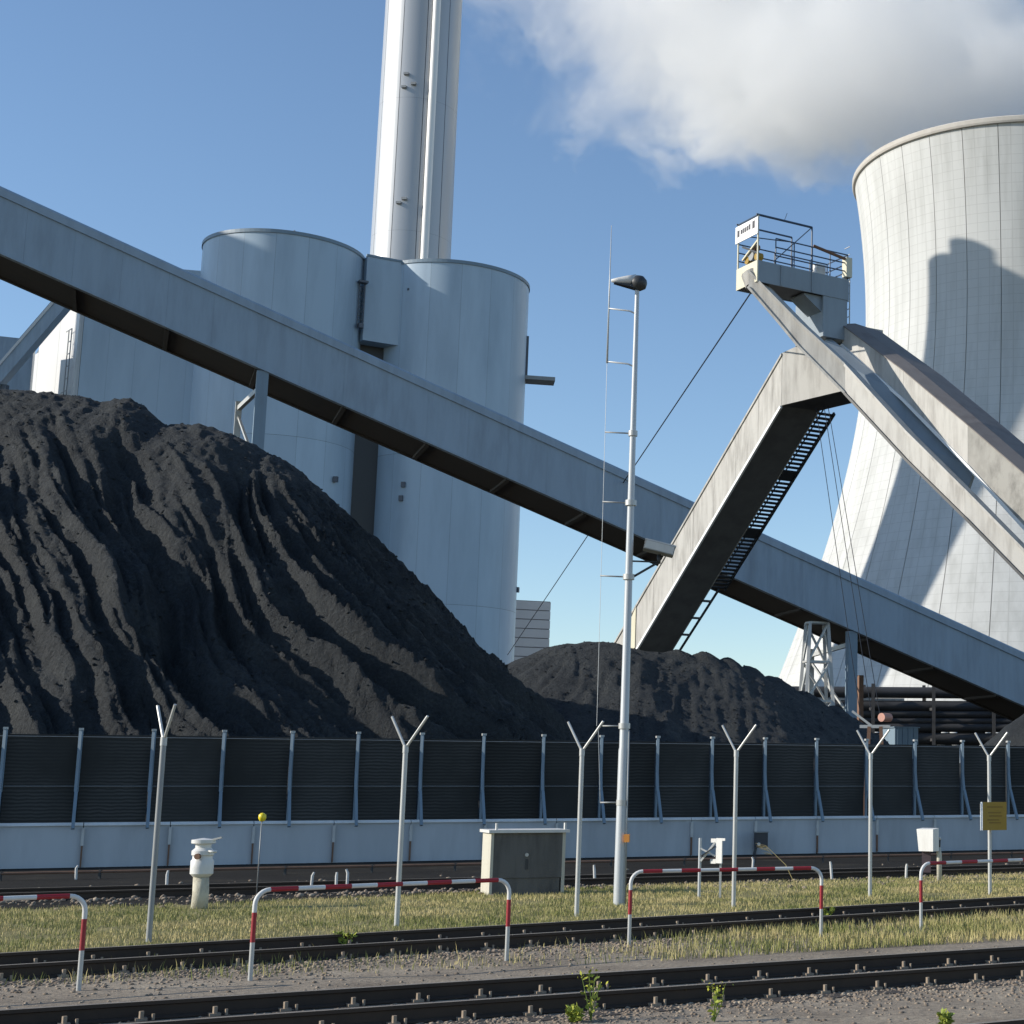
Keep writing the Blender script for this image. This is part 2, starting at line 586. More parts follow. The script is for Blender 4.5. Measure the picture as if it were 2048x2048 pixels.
def build_tower():
    t = thing('cooling_tower', 'huge pale concrete cooling tower with flared base and steaming rim', 'cooling tower', TC)
    NS = 32
    zs = [10 + 96 * i / 44 for i in range(45)]
    # one meridional strip, copied round
    half = math.pi / NS
    vs, fs, uv = [], [], []
    K = 4
    for z in zs:
        r = tower_r(z)
        hg = half - 0.045 / r
        for k in range(K + 1):
            a = -hg + 2 * hg * k / K
            vs.append((r * math.cos(a), r * math.sin(a), z))
            uv.append((4.26 * k / K, z))
    n1 = len(vs)
    for z in zs:
        r = tower_r(z) - 0.35
        hg = half - 0.045 / r
        for k in (0, K):
            a = -hg + 2 * hg * k / K
            vs.append((r * math.cos(a), r * math.sin(a), z))
            uv.append((4.26 * k / K, z))
    for i in range(len(zs) - 1):
        for k in range(K):
            b = i * (K + 1) + k
            fs.append((b, b + 1, b + K + 2, b + K + 1))
        o0, o1 = i * (K + 1), (i + 1) * (K + 1)
        s0, s1 = n1 + 2 * i, n1 + 2 * i + 2
        fs.append((s0, o0, o1, s1))
        fs.append((o0 + K, s0 + 1, s1 + 1, o1 + K))
    me = bpy.data.meshes.new('shell_panel')
    me.from_pydata(vs, [], fs)
    ul = me.uv_layers.new(name='uv')
    for lp in me.loops:
        ul.data[lp.index].uv = uv[lp.vertex_index]
    me.materials.append(M['tower'])
    for p in me.polygons:
        p.use_smooth = True
    me.set_sharp_from_angle(angle=math.radians(40))
    src = bpy.data.objects.new('shell_panel', me)
    a_first = math.radians(-90 - 1.5)
    for k in range(NS):
        o = src if k == 0 else src.copy()
        COL.objects.link(o)
        o.parent = t
        o.rotation_euler = (0, 0, a_first + half + 2 * half * k)
    inner = MB()
    inner.lathe([(tower_r(z) - 0.3, z) for z in zs], seg=96)
    inner.build('inner_shell', M['joint'], t, True, origin=(0, 0, 0))
    rim = MB()
    r = tower_r(106)
    rim.lathe([(r - 0.4, 105.4), (r + 0.3, 105.4), (r + 0.42, 105.7), (r + 0.42, 106.3), (r + 0.25, 106.5), (r - 0.4, 106.5), (r - 0.4, 105.4)], seg=128)
    rim.build('rim', worn('rim_concrete', (0.52, 0.49, 0.44), 0.85, 0, (0.3, 0.27, 0.23), 0.4, nscale=1, streak=False), t, False, origin=(0, 0, 0))
    rb = tower_r(10)
    col = MB()
    col.tube([(rb - 0.2, -2.6, 10.2), (rb + 2.4, 0, 0)], 0.55, 8)
    col.tube([(rb - 0.2, 2.6, 10.2), (rb + 2.4, 0, 0)], 0.55, 8)
    c0 = col.build('inclined_column', M['tower'], t, True, origin=(0, 0, 0))
    for k in range(1, 48):
        inst(c0, t, (0, 0, 0), (0, 0, 2 * math.pi * k / 48))
    bs = MB()
    bs.lathe([(rb + 3.4, 0), (rb + 3.4, 1.6), (rb + 3.0, 1.6), (rb + 3.0, 0.2)], seg=96)
    bs.build('basin_wall', M['tower'], t, True, origin=(0, 0, 0))
    fill = MB()
    fill.lathe([(rb - 7, 0), (rb - 7, 10.0)], seg=64)
    fill.build('fill_pack', M['dark'], t, False, origin=(0, 0, 0))


build_tower()


# ------------------------------------------------------------------ silos, block, chimney
SZ = 61.5


def build_silo(name, label, c, R, a_seam):
    t = thing(name, label, 'silo', (c.x, c.y, 0), 'coal silos behind the long gallery')
    NSEG, LV = 16, [0.0, 14.5, 22.0, 39.0, SZ]
    half = math.pi / NSEG
    for li in range(len(LV) - 1):
        mb = MB()
        hg = half - 0.008 / R
        mb.lathe([(R, LV[li] + 0.015), (R, LV[li + 1] - 0.015)], seg=6, a0=-hg, a1=hg)
        src = mb.build('cladding_panel', M['silo'], t, True, origin=(0, 0, 0))
        src.rotation_euler = (0, 0, a_seam)
        for k in range(1, NSEG):
            inst(src, t, (0, 0, 0), (0, 0, a_seam + 2 * half * k))
    core = MB()
    core.lathe([(R - 0.06, 0), (R - 0.06, SZ)], seg=96)
    core.build('shell', M['silo_dark'], t, True, origin=(0, 0, 0))
    cap = MB()
    cap.lathe([(R + 0.10, SZ - 0.25), (R + 0.10, SZ + 0.15), (R - 0.3, SZ + 0.2), (0, SZ + 0.9)], seg=96)
    cap.build('roof', M['steel_blue'], t, False, origin=(0, 0, 0))
    return t


SL, SR = at(572, 490, 186), at(911, 490, 197)
sl = build_silo('coal_silo', 'tall grey round silo with vertical seams, left of the connecting box', SL, 8.6, math.radians(4))
sr = build_silo('coal_silo', 'tall grey round silo with a balcony, nearer the cooling tower', SR, 8.8, math.radians(11))
vent = MB().tube([(1.5, -3, SZ + .3), (1.5, -3, SZ + 1.6)], 0.3, 8)
vent.tube([(1.5, -3, SZ + 1.3), (2.2, -3, SZ + 1.7)], 0.25, 8)
vent.build('roof_vent', M['silo_dark'], sl, origin=(0, 0, 0))
# balcony, door and drain on the right-hand silo
to_cam = Vector((-SR.x, -SR.y, 0)).normalized()
rt = Vector((-to_cam.y, to_cam.x, 0))
if rt.x < 0:
    rt = -rt
zb = at(1060, 742, 193).z
mb = MB().obox(rt * 7.6 - to_cam * 1.0, rt, 4.6, to_cam, 2.6, zb - 0.35, zb + 0.1)
mb.build('balcony_slab', M['galv_dark'], sr, origin=(0, 0, 0))
mb = MB().obox(rt * 8.62 + to_cam * 0.2, rt, 0.35, to_cam, 1.1, zb + 0.1, zb + 5.0)
mb.build('balcony_door', M['silo_dark'], sr, origin=(0, 0, 0))
# connecting box over the cusp between the silos
c0, c1 = at(735, 515, 186), at(816, 515, 188.8)
bt = thing('connecting_box', 'flat grey box bridging the gap between the two silos', 'building part', (c0.x, c0.y, 0))
dd = (c1 - c0)
dd.z = 0
w = dd.length
dd.normalize()
nb = Vector((-dd.y, dd.x, 0))
zlo = at(770, 692, 187).z
MB().obox(c0, dd, w, nb, 5.0, zlo, SZ - .05).build('box_body', M['silo'], bt)
MB().obox(c0 - nb * .08 - dd * .08, dd, w + .16, nb, .4, SZ - .05, SZ + .2).build('roof_edge', M['steel_blue'], bt)
for s_, du in ((-0.5, 1), (w + 0.35, -1)):
    lad = MB()
    p = c0 + dd * s_ - nb * 0.3
    z0, z1 = zlo + 1.2, zlo + 6.5
    for q in (-0.3, 0.3):
        lad.tube([p + dd * q + Z * (z0 - p.z), p + dd * q + Z * (z1 - p.z)], 0.07, 6)
    for k in range(12):
        zz = z0 + (z1 - z0) * k / 11
        lad.tube([p - dd * .3 + Z * (zz - p.z), p + dd * .3 + Z * (zz - p.z)], 0.05, 5)
    lad.box(p + Z * (z1 - p.z) - nb * .3, dd * .5, nb * .4, Z * .12)
    lad.box(p + Z * (z0 + 0.2 - p.z) - nb * .3, dd * .25, nb * .3, Z * .25)
    lad.build('ladder', M['silo_dark'], bt)
# dark recess between the silos below the box
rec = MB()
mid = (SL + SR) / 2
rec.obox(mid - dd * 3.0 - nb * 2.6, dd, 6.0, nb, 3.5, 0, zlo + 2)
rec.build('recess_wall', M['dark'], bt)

for (u, v, t_, par) in ((693, 957, 178, sl), (695, 1012, 178, sl), (803, 968, 183, sr), (800, 996, 183, sr), (1050, 1180, 192, sr)):
    q_ = at(u, v, t_)
    cen = parent_base(par)
    r_ = Vector((q_.x - cen.x, q_.y - cen.y, 0)).normalized() * 8.85
    MB().box(cen + r_ + Z * q_.z, (.22, 0, 0), (0, .22, 0), (0, 0, .3)).build('wall_lamp', M['silo_dark'], par)
# block left of the silos: corner at u=165
k0 = at(163, 700, 180)
k0.z = 0
k1 = at(420, 700, 184)
k1.z = 0
bd = (k1 - k0).normalized()
bn = Vector((-bd.y, bd.x, 0))
wl = at(46, 700, 197)
wl.z = 0
wd = (wl - k0)
wlen = wd.length
wd.normalize()
blk = thing('bunker_block', 'square grey block with white side wall, left of the silos', 'building', k0)
L = (k1 - k0).length + 3
ZB = 59.5
PW = L / 6
for k in range(6):
    MB().obox(k0 + bd * (PW * k + .005), bd, PW - .01, bn, 0.3, 0, ZB).build('wall_panel', M['silo'], blk)
core = MB()
q = [k0 + bn * .2 + bd * .05, k0 + bd * L + bn * .2, k0 + bd * L + bn * 14 + wd * 0, wl + bd * .2]
core.hexa([v + Z * 0 for v in q] + [v + Z * (ZB - (.1 if i < 3 else 9)) for i, v in enumerate(q)])
core.build('block_core', M['silo_dark'], blk)
wn_ = Vector((wd.y, -wd.x, 0))
if wn_.x > 0:
    wn_ = -wn_
for k in range(3):
    MB().obox(k0 + wd * (wlen / 3 * k + .03) + wn_ * .02, wd, wlen / 3 - .06, wn_, 0.25, 0, ZB - (0.6, 2.5, 7.5)[k]).build('white_wall', M['white_wall'], blk)
MB().obox(k0 + wn_ * .28 + wd * .0, wd, 0.9, wn_, .2, 0, ZB - 6).build('corner_trim', M['white'], blk)
lad = MB()
for q in (1.6, 2.6):
    lad.tube([k0 + wd * q + wn_ * .7 + Z * 30, k0 + wd * q + wn_ * .7 + Z * 52], 0.06, 5)
for k in range(16):
    zz = 31 + k * 1.4
    lad.tube([k0 + wd * 1.6 + wn_ * .7 + Z * zz, k0 + wd * (2.6 + (1.0 if k % 5 == 0 else 0)) + wn_ * .7 + Z * zz], 0.05, 5)
lad.box(k0 + wd * 3.0 + wn_ * .9 + Z * 40.5, wd * 1.3, wn_ * .5, Z * .2)
lad.build('ladder', M['galv_dark'], blk)

# feeder gallery leaning on the white wall
f0, f1 = at(-60, 822, 172), at(140, 590, 176)
fg = thing('feeder_gallery', 'slim grey inclined gallery in front of the white block wall', 'conveyor', (f0.x, f0.y, 0))
MB().bar(f0, f1 + (f1 - f0) * .25, 1.6, 1.5).build('gallery_tube', M['gallery'], fg)
MB().bar(f0 + Z * .95, f1 + (f1 - f0) * .25 + Z * .95, 1.8, .25).build('roof', M['white_wall'], fg)
MB().bar(f0 - Z * .95, f1 + (f1 - f0) * .25 - Z * .95, 1.5, .25).build('bottom_chord', M['silo_dark'], fg)
h0 = at(-30, 700, 178)
MB().obox((h0.x, h0.y, 0), D, 4.6, N, 4, 0, at(20, 668, 178).z).build('head_house', M['gallery'], fg)
MB().bar(at(10, 770, 173), (at(10, 770, 173).x, at(10, 770, 173).y, 0), .6).build('leg', M['silo_dark'], fg)

# chimney
CH = at(823, 480, 239)
CH.x, CH.y = CH.x * 228.4 / CH.y, 228.4
CH.z = 0
chm = thing('chimney', 'tall round chimney with sunlit left side and white riser pipe', 'chimney', CH)
RCH = 5.9
a_cam = math.atan2(-CH.y, -CH.x)
NSC = 10
half = math.pi / NSC
for zi in range(6):
    z0, z1 = 20.0 * zi, 20.0 * (zi + 1)
    mb = MB().lathe([(RCH - .004 * z0, z0 + .01), (RCH - .004 * z1, z1 - .01)], seg=10, a0=-half + .008, a1=half - .008)
    s = mb.build('shell_segment', M['stack'], chm, True, origin=(0, 0, 0))
    s.rotation_euler = (0, 0, a_cam - 2 * half * 1.32)
    for k in range(1, NSC):
        inst(s, chm, (0, 0, 0), (0, 0, a_cam - 2 * half * 1.32 + 2 * half * k))
MB().lathe([(RCH - .08, 0), (RCH - .6, 119.6), (2.3, 119.7), (2.3, 124), (1.9, 124), (1.9, 119)], seg=64).build('liner', M['silo_dark'], chm, False, origin=(0, 0, 0))
ap = a_cam + math.asin(.30)
pp = Vector((math.cos(ap), math.sin(ap), 0))
mb = MB().tube([pp * (RCH + .55), pp * (RCH + .1) + Z * 119], 0.55, 12)
for k in range(12):
    mb.tube([pp * (RCH - .4) + Z * (10 + 9 * k), pp * (RCH + .35) + Z * (10 + 9 * k)], 0.2, 6)
mb.build('riser_pipe', M['stack_pipe'], chm, True, origin=(0, 0, 0), autos=True)
for zz, off in ((84, .25), (84.6, .12), (101.5, .28), (103.5, .24), (102.0, .05)):
    aa = a_cam - math.asin(min(.9, off + .1))
    q = Vector((math.cos(aa), math.sin(aa), 0)) * (RCH - .004 * zz + .1) + Z * zz
    MB().box(q, (.35, 0, 0), (0, .3, 0), (0, 0, .16)).build('inspection_port', M['galv_dark'], chm, origin=(0, 0, 0))

# unseen tall block added beyond the left edge to shade the silos
bh = thing('shade_block', 'unseen grey block added beyond the left edge to shade the silos', 'building', (-155, 155, 0))
MB().abox(-152, -142, 146, 161.3, 0, 92).build('shade_mass', M['silo'], bh)
for k in range(9):
    MB().abox(-141.95, -141.65, 148, 160, 6 + 9 * k, 9 + 9 * k).build('block_band', M['silo_dark'], bh)

# small far building
fb = at(1028, 1300, 300)
fbt = thing('far_building', 'small pale ribbed building far behind, right of the silos', 'building', (fb.x, fb.y, 0))
zt = at(1050, 1198, 300).z
MB().obox((fb.x, fb.y), D, 6.3, N, 8, 0, zt).build('core_wall', M['silo_dark'], fbt)
nb_ = 7
for k in range(nb_):
    z0 = (zt - 12) + 12.0 * k / nb_
    MB().obox(Vector((fb.x, fb.y, 0)) - N * .15 - D * .1, D, 6.5, N, .3, z0 + .05, z0 + 12.0 / nb_ - .12).build('cladding_band', M['brick_shade'], fbt)
MB().obox(Vector((fb.x, fb.y, 0)) - N * .15 - D * .1, D, 6.5, N, .3, 0, zt - 12 - .1).build('plinth', M['brick_shade'], fbt)

# ------------------------------------------------------------------ long conveyor gallery
GP = Vector((-47.2, 81.5, 0))
GA, GB = onpl(0, 504, GP, N), onpl(2048, 1409, GP, N)
GDIR = (GB - GA)
GLEN = GDIR.length
GDIR.normalize()
GH, GW = 3.42, 5.2
e0, e1 = -16.0, GLEN + 21.0
gal = thing('conveyor_gallery', 'long blue-grey enclosed conveyor gallery sloping down across the whole picture', 'conveyor', GA)
panel = 2.45
np_ = int((e1 - e0) / panel)
up = Z
me0 = MB()
me0.hexa([Vector((0, 0, 0)) + x for x in (Vector((0, 0, 0)), GDIR * (panel - .006), GDIR * (panel - .006) + N * .08, N * .08)] +
         [Vector((0, 0, 0)) + x + Z * (GH - .5) for x in (Vector((0, 0, 0)), GDIR * (panel - .006), GDIR * (panel - .006) + N * .08, N * .08)])
sp_ = me0.build('side_panel', M['gallery'], gal, origin=(0, 0, 0))
sp_.location = GDIR * e0
for k in range(1, np_):
    o = inst(sp_, gal, GDIR * (e0 + panel * k))
eave = MB()
A_, B_ = GA + GDIR * e0, GA + GDIR * (e0 + panel * np_)
def sweep4(mb, a, b, prof):      # prof: list of (n, z) corners ccw seen along +GDIR
    vs = [a + N * n + Z * z for n, z in prof] + [b + N * n + Z * z for n, z in prof]
    k = len(prof)
    fs = [tuple(range(k)), tuple(range(2 * k - 1, k - 1, -1))]
    fs += [(i, k + i, k + (i + 1) % k, (i + 1) % k) for i in range(k)]
    mb.add(vs, fs)
    return mb
sweep4(MB(), A_, B_, [(-.10, GH - .52), (-.10, GH - .10), (.02, GH + .02), (GW / 2, GH + .35), (GW, GH), (GW, GH - .5), (.2, GH - .5)]).build('roof', M['gallery'], gal)
sweep4(MB(), A_, B_, [(.10, .06), (.10, GH - .53), (GW - .05, GH - .53), (GW - .05, .06)]).build('inner_lining', M['silo_dark'], gal)
sweep4(MB(), A_, B_, [(-.07, -.10), (-.07, .0), (.35, .05), (.35, -.10)]).build('bottom_flange', M['gallery'], gal)
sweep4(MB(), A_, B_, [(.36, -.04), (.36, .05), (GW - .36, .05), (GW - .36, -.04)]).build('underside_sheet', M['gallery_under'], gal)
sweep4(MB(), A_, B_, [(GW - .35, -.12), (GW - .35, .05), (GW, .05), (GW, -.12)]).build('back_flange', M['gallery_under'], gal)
cb = None
for k in range(int((e1 - e0) / 4.9)):
    if cb is None:
        q = GA + GDIR * e0
        cb = MB().hexa([q + N * .36 - Z * .20, q + GDIR * .22 + N * .36 - Z * .20, q + GDIR * .22 + N * (GW - .36) - Z * .20, q + N * (GW - .36) - Z * .20,
                        q + N * .36 - Z * .045, q + GDIR * .22 + N * .36 - Z * .045, q + GDIR * .22 + N * (GW - .36) - Z * .045, q + N * (GW - .36) - Z * .045]).build('cross_beam', M['gallery_under'], gal)
    else:
        inst(cb, gal, GDIR * (4.9 * k))


def trestle(u, vbot, name, label, lattice=False):
    s = onpl(u, vbot, GP, N)
    base = Vector((s.x, s.y, 0))
    k = (base - Vector((GA.x, GA.y, 0))).dot(D) / GDIR.dot(D)
    ztop = (GA + GDIR * k).z - .12
    t = thing(name, label, 'trestle', base, 'trestles under the long gallery')
    MB().box(base + Z * ztop / 2 + N * .3, D * .30, N * .26, Z * (ztop / 2)).build('front_column', M['steel_blue'], t)
    bx = base + N * (GW - .3) - D * .85
    MB().box(bx + Z * (ztop / 2 - .4) , D * .17, N * .17, Z * (ztop / 2 - .4)).build('back_column', M['galv'], t)
    MB().bar(base + N * .6 + Z * (ztop - .8), bx + Z * (ztop - 1.2), .22, .26).build('head_beam', M['galv'], t)
    z = ztop - 1.6
    i = 0
    while z > 1.0:
        z2 = max(z - 3.6, 0.4)
        MB().bar(base + N * .6 + Z * (z if i % 2 else z2), bx + Z * (z2 if i % 2 else z), .13, .13).build('diagonal_brace', M['galv'], t)
        MB().bar(base + N * .6 + Z * z2, bx + Z * z2, .12, .16).build('cross_strut', M['galv'], t)
        z = z2
        i += 1
    return t


trestle(519, 850, 'gallery_trestle', 'steel gallery support standing behind the crest of the big coal heap')
tr2 = trestle(1706, 1400, 'gallery_trestle', 'lattice gallery support behind the right end of the smaller coal heap', True)
b2 = parent_base(tr2)
zt2 = 12.0
for (o, n_) in ((2.1, 3.6),):
    MB().box(b2 + D * o + N * n_ + Z * 4.6, D * .16, N * .16, Z * 4.6).build('rear_column', M['rust'], tr2)
lat = []
for q in range(4):
    c = b2 - D * (3.4 if q in (0, 3) else .7) + N * (.2 if q < 2 else 1.8)
    cc = b2 - D * 2.05 + N * 1.0
    lat.append((c, c.lerp(cc, .55)))
    MB().bar(c, c.lerp(cc, .55) + Z * 12.2, .2).build('lattice_leg', M['galv'], tr2)
for k in range(5):
    fa, fz = k / 5, (k + 1) / 5
    for q in range(4):
        a, b = lat[q], lat[(q + 1) % 4]
        MB().bar(a[0].lerp(a[1], fa) + Z * 12.2 * fa, b[0].lerp(b[1], fz) + Z * 12.2 * fz, .12).build('lattice_brace', M['galv'], tr2)
        MB().bar(a[0].lerp(a[1], fz) + Z * 12.2 * fz, b[0].lerp(b[1], fz) + Z * 12.2 * fz, .12).build('lattice_strut', M['galv'], tr2)

# ------------------------------------------------------------------ pipe rack on the right
pr0 = at(1560, 1400, 118)
pr0.z = 0
rack = thing('pipe_rack', 'low rack of dark horizontal pipes in front of the cooling tower', 'pipe rack', pr0)
PD = Vector((1, .12, 0)).normalized()
for v, r, m, a, b in ((1385, .42, 'pipe_dark', -2, 30), (1400, .12, 'pipe_pale', 0, 9), (1412, .40, 'pipe_dark', 3, 30), (1428, .30, 'pipe_dark', 5, 30),
                      (1442, .26, 'pipe_dark', 5, 30), (1455, .34, 'pipe_dark', 3, 30), (1478, .45, 'pipe_dark', 3, 30)):
    z = at(1800, v, 119).z
    MB().tube([pr0 + PD * a + Z * z, pr0 + PD * b + Z * z], r, 10).build('pipe', M[m], rack, True, autos=True)
for k in range(7):
    p = pr0 + PD * (2 + 4.4 * k)
    MB().bar(p - N * .8, p - N * .8 + Z * 9.4, .25).build('rack_post', M['pipe_dark'], rack)
    MB().bar(p + N * .8, p + N * .8 + Z * 9.4, .25).build('rack_post', M['pipe_dark'], rack)
    for z in (5.4, 7.6):
        MB().bar(p - N * .9 + Z * z, p + N * .9 + Z * z, .2).build('cross_beam', M['pipe_dark'], rack)
# pale container and dark shed under the rack
cp = at(1790, 1480, 108)
ct = thing('blue_container', 'small blue-grey container beneath the dark pipes', 'container', (cp.x, cp.y, 0))
MB().obox((cp.x, cp.y), D, 1.7, N, 2.0, 0.15, at(1790, 1455, 108).z).build('container_box', M['steel_blue'], ct)
MB().obox(Vector((cp.x, cp.y, 0)) - D * .1 - N * .1, D, 1.9, N, 2.2, at(1790, 1455, 108).z, at(1790, 1453, 108).z).build('container_roof', M['steel_blue'], ct)
for k in range(4):
    MB().obox(Vector((cp.x, cp.y, 0)) + D * (.15 + .4 * k) - N * .05, D, .12, N, .05, .3, at(1790, 1454, 108).z).build('rib', M['steel_blue'], ct)

# ------------------------------------------------------------------ coal heaps
def heap(name, label, fn, s0, s1, w0, w1, step, frame):
    """height field over (s along the fence, w away from it), origin at the wall foot"""
    ns, nw = int((s1 - s0) / step) + 1, int((w1 - w0) / step) + 1
    S, W = np.meshgrid(np.linspace(s0, s1, ns), np.linspace(w0, w1, nw), indexing='ij')
    H = fn(S, W)
    FO, FD, FN = frame
    X = FO.x + FD.x * S + FN.x * W
    Y = FO.y + FD.y * S + FN.y * W
    co = np.stack([X, Y, H], -1).reshape(-1, 3)
    idx = np.arange(ns * nw).reshape(ns, nw)
    q = np.stack([idx[:-1, :-1], idx[1:, :-1], idx[1:, 1:], idx[:-1, 1:]], -1).reshape(-1, 4)
    hq = H.reshape(-1)[q].max(1)
    q = q[hq > -0.25]
    used = np.unique(q)
    remap = -np.ones(ns * nw, dtype=np.int64)
    remap[used] = np.arange(len(used))
    co, q = co[used], remap[q]
    me = bpy.data.meshes.new(name)
    me.vertices.add(len(co))
    me.vertices.foreach_set('co', co.astype(np.float32).ravel())
    me.loops.add(len(q) * 4)
    me.loops.foreach_set('vertex_index', q.astype(np.int32).ravel())
    me.polygons.add(len(q))
    me.polygons.foreach_set('loop_start', np.arange(0, len(q) * 4, 4, dtype=np.int32))
    me.polygons.foreach_set('use_smooth', np.ones(len(q), dtype=bool))
    me.update(calc_edges=True)
    me.validate()
    me.materials.append(M['coal'])
    o = bpy.data.objects.new(name, me)
    COL.objects.link(o)
    return tag(o, label, 'coal heap', 'coal heaps behind the fence')


FRAME0 = (flat(FG0), D, N)


def make_frame(p, deg):
    d_ = Matrix.Rotation(math.radians(deg), 3, 'Z') @ D
    return (flat(p), d_, Vector((-d_.y, d_.x, 0)))


def sw_of(p, frame=FRAME0):
    r = Vector((p.x - frame[0].x, p.y - frame[0].y, 0))
    return r.dot(frame[1]), r.dot(frame[2])


def fence_w(S, W, frame):
    """distance of a heap point behind the wall"""
    X = frame[0].x + frame[1].x * S + frame[2].x * W - FG0.x
    Y = frame[0].y + frame[1].y * S + frame[2].y * W - FG0.y
    return X * N.x + Y * N.y


def smin(a, b, k):
    h = np.clip(0.5 + 0.5 * (b - a) / k, 0, 1)
    return b * (1 - h) + a * h - k * h * (1 - h)


FH = make_frame(onpl(330, 820, FG0 + N * 22.5, N), -19)      # ridge line of the big heap
RW = 0.0
def on_ridge(u, v, fr=None):
    fr = fr or FH
    return onpl(u, v, fr[0], fr[2])
ridge_end = on_ridge(535, 905)
RS, RZ = sw_of(ridge_end, FH)[0], ridge_end.z
# crest line read at several places
CREST = [(-300, 770), (0, 772), (60, 776), (120, 782), (165, 785), (205, 800), (235, 792), (262, 793), (300, 820), (335, 846), (365, 843), (400, 848), (455, 864), (500, 884), (540, 908)]
cs = np.array([sw_of(on_ridge(u, v), FH)[0] for u, v in CREST])
cz = np.array([on_ridge(u, v).z for u, v in CREST])


def main_heap(S, W):
    sl = np.clip(S, None, RS)
    ds, dw = S - sl, W - RW
    dist = np.sqrt(ds * ds + dw * dw) + 1e-6
    front = dw < 0
    ang = np.arctan2(ds, np.maximum(-dw, 1e-6) if False else -dw)       # 0 = straight to the fence, pi/2 = along the ridge
    wobble = 2.2 * (fbm(S * .18, W * .18, 3, 5) - .5)
    a = sl + ang * 11.0 + wobble * .8                                   # coordinate across the gullies
    slant = a - np.where(front, dist * .78, 0) * np.clip(1 - ang / 1.2, 0, 1)
    top = np.interp(sl + wobble * .4, cs, cz)
    lin = np.interp(sl, [cs[0], cs[-3], cs[-1]], [cz[1] + .2, cz[-3], cz[-1]])
    top = lin + (top - lin) * np.exp(-dist / 4.5)
    base = top - (.84 + .13 * np.clip(ang / 1.2, 0, 1)) * (np.sqrt(dist * dist + .9) - .95) - .12
    # gullies and ribs running down the slope
    g1 = fbm(slant * .42, dist * .045 + 3, 4, 21)
    g2 = fbm(slant * 1.15, dist * .10, 4, 33)
    g3 = fbm(slant * 3.1 + 9, dist * .32, 3, 41)
    amp = np.clip(dist / 6.0, 0.12, 1.0)
    rid = 1 - np.abs(2 * g1 - 1)
    rid2 = 1 - np.abs(2 * g2 - 1)
    g4 = fbm(slant * 7.5, dist * .55, 3, 47)
    rid3 = 1 - np.abs(2 * g3 - 1)
    base = base + amp * (.20 * (rid - .62) + .22 * (rid2 - .6) + .26 * (rid3 - .6) + .30 * (g4 - .5))
    # a few named deep gullies (a-coordinate at the crest, depth, width)
    for (ac, dep, wid, d0, d1, lean) in GULLIES:
        c = ac + (lean + .36) * dist + .5 * (fbm(dist * .35, dist * 0 + ac, 3, 77) - .5)
        x = (a - c) / wid
        prof = np.where(x < 0, np.exp(-(x / .45) ** 2), np.exp(-(x / 1.15) ** 2))
        env = np.clip((dist - d0) / 1.5, 0, 1) * np.clip((d1 - dist) / 5.0, 0, 1)
        base = base - dep * .40 * prof * env * front
    for (ac, d0, d1, wid, dep, lean) in STREAKS:
        x = (a - ac - lean * (dist - d0)) / wid
        m = (np.abs(x) < 1) & (dist > d0) & (dist < d1)
        if m.any():
            xx, dd_ = x[m], dist[m]
            env = np.clip((dd_ - d0) / 1.0, 0, 1) * np.clip((d1 - dd_) / 2.5, 0, 1)
            base[m] -= dep * env * (1 - np.abs(xx))
    base = base + .42 * (fbm(S * 1.1, W * 1.1, 5, 55, .62) - .5) + .20 * (fbm(S * 4.5, W * 4.5, 3, 59, .6) - .5)
    toe = np.clip(4.2 - fence_w(S, W, FH), 0, None) * 1.6 + np.clip((RS - 36) - S, 0, None) * .9
    return base - toe


GULLIES = []
for (u, dep, wid, d0, d1, lean) in ((-40, 1.3, 1.0, 2, 20, .10), (75, 1.2, .8, 2.5, 22, .36), (120, .8, .5, 6, 24, .40), (150, 1.0, .6, 4, 20, .42), (268, 1.7, .8, 2.2, 15, .20),
                                    (310, 1.3, .7, 5, 22, .34), (330, .9, .5, 9, 26, .40), (400, 1.0, .7, 8, 24, .44), (215, .9, .6, 7, 24, .38), (460, .9, .6, 10, 26, .40)):
    s_, w_ = sw_of(on_ridge(u, 800), FH)
    GULLIES.append((s_, dep, wid, d0, d1, lean))

STREAKS = []
for k in range(1200):
    d0 = rng.uniform(1.5, 19) if k > 60 else rng.uniform(2, 8)
    big = rng.uniform() < .16
    STREAKS.append((rng.uniform(RS - 36, RS + 18) - .45 * 0 , d0, d0 + (rng.uniform(6, 18) if big else rng.uniform(2.5, 9)), rng.uniform(.5, 1.0) if big else rng.uniform(.14, .34),
                    (rng.uniform(.25, .55) if big else rng.uniform(.12, .32)) * (1 if rng.uniform() < .72 else -1), rng.normal(.80, .09)))

big_heap = heap('coal_heap', 'huge black coal heap with deep gullies, left behind the mesh fence', main_heap, RS - 42, RS + 24, -24, 15, .09, FH)

FH2 = make_frame(onpl(1200, 1290, FG0 + N * 30.5, N), 2)
RW2 = 0.0
CR2 = [(1090, 1300), (1135, 1290), (1175, 1284), (1223, 1286), (1260, 1296), (1290, 1302), (1340, 1310), (1400, 1313), (1450, 1325), (1500, 1345), (1560, 1370), (1610, 1395), (1640, 1412), (1690, 1432), (1740, 1470), (1800, 1520)]
c2s = np.array([sw_of(on_ridge(u, v, FH2), FH2)[0] for u, v in CR2])
c2z = np.array([on_ridge(u, v, FH2).z for u, v in CR2])


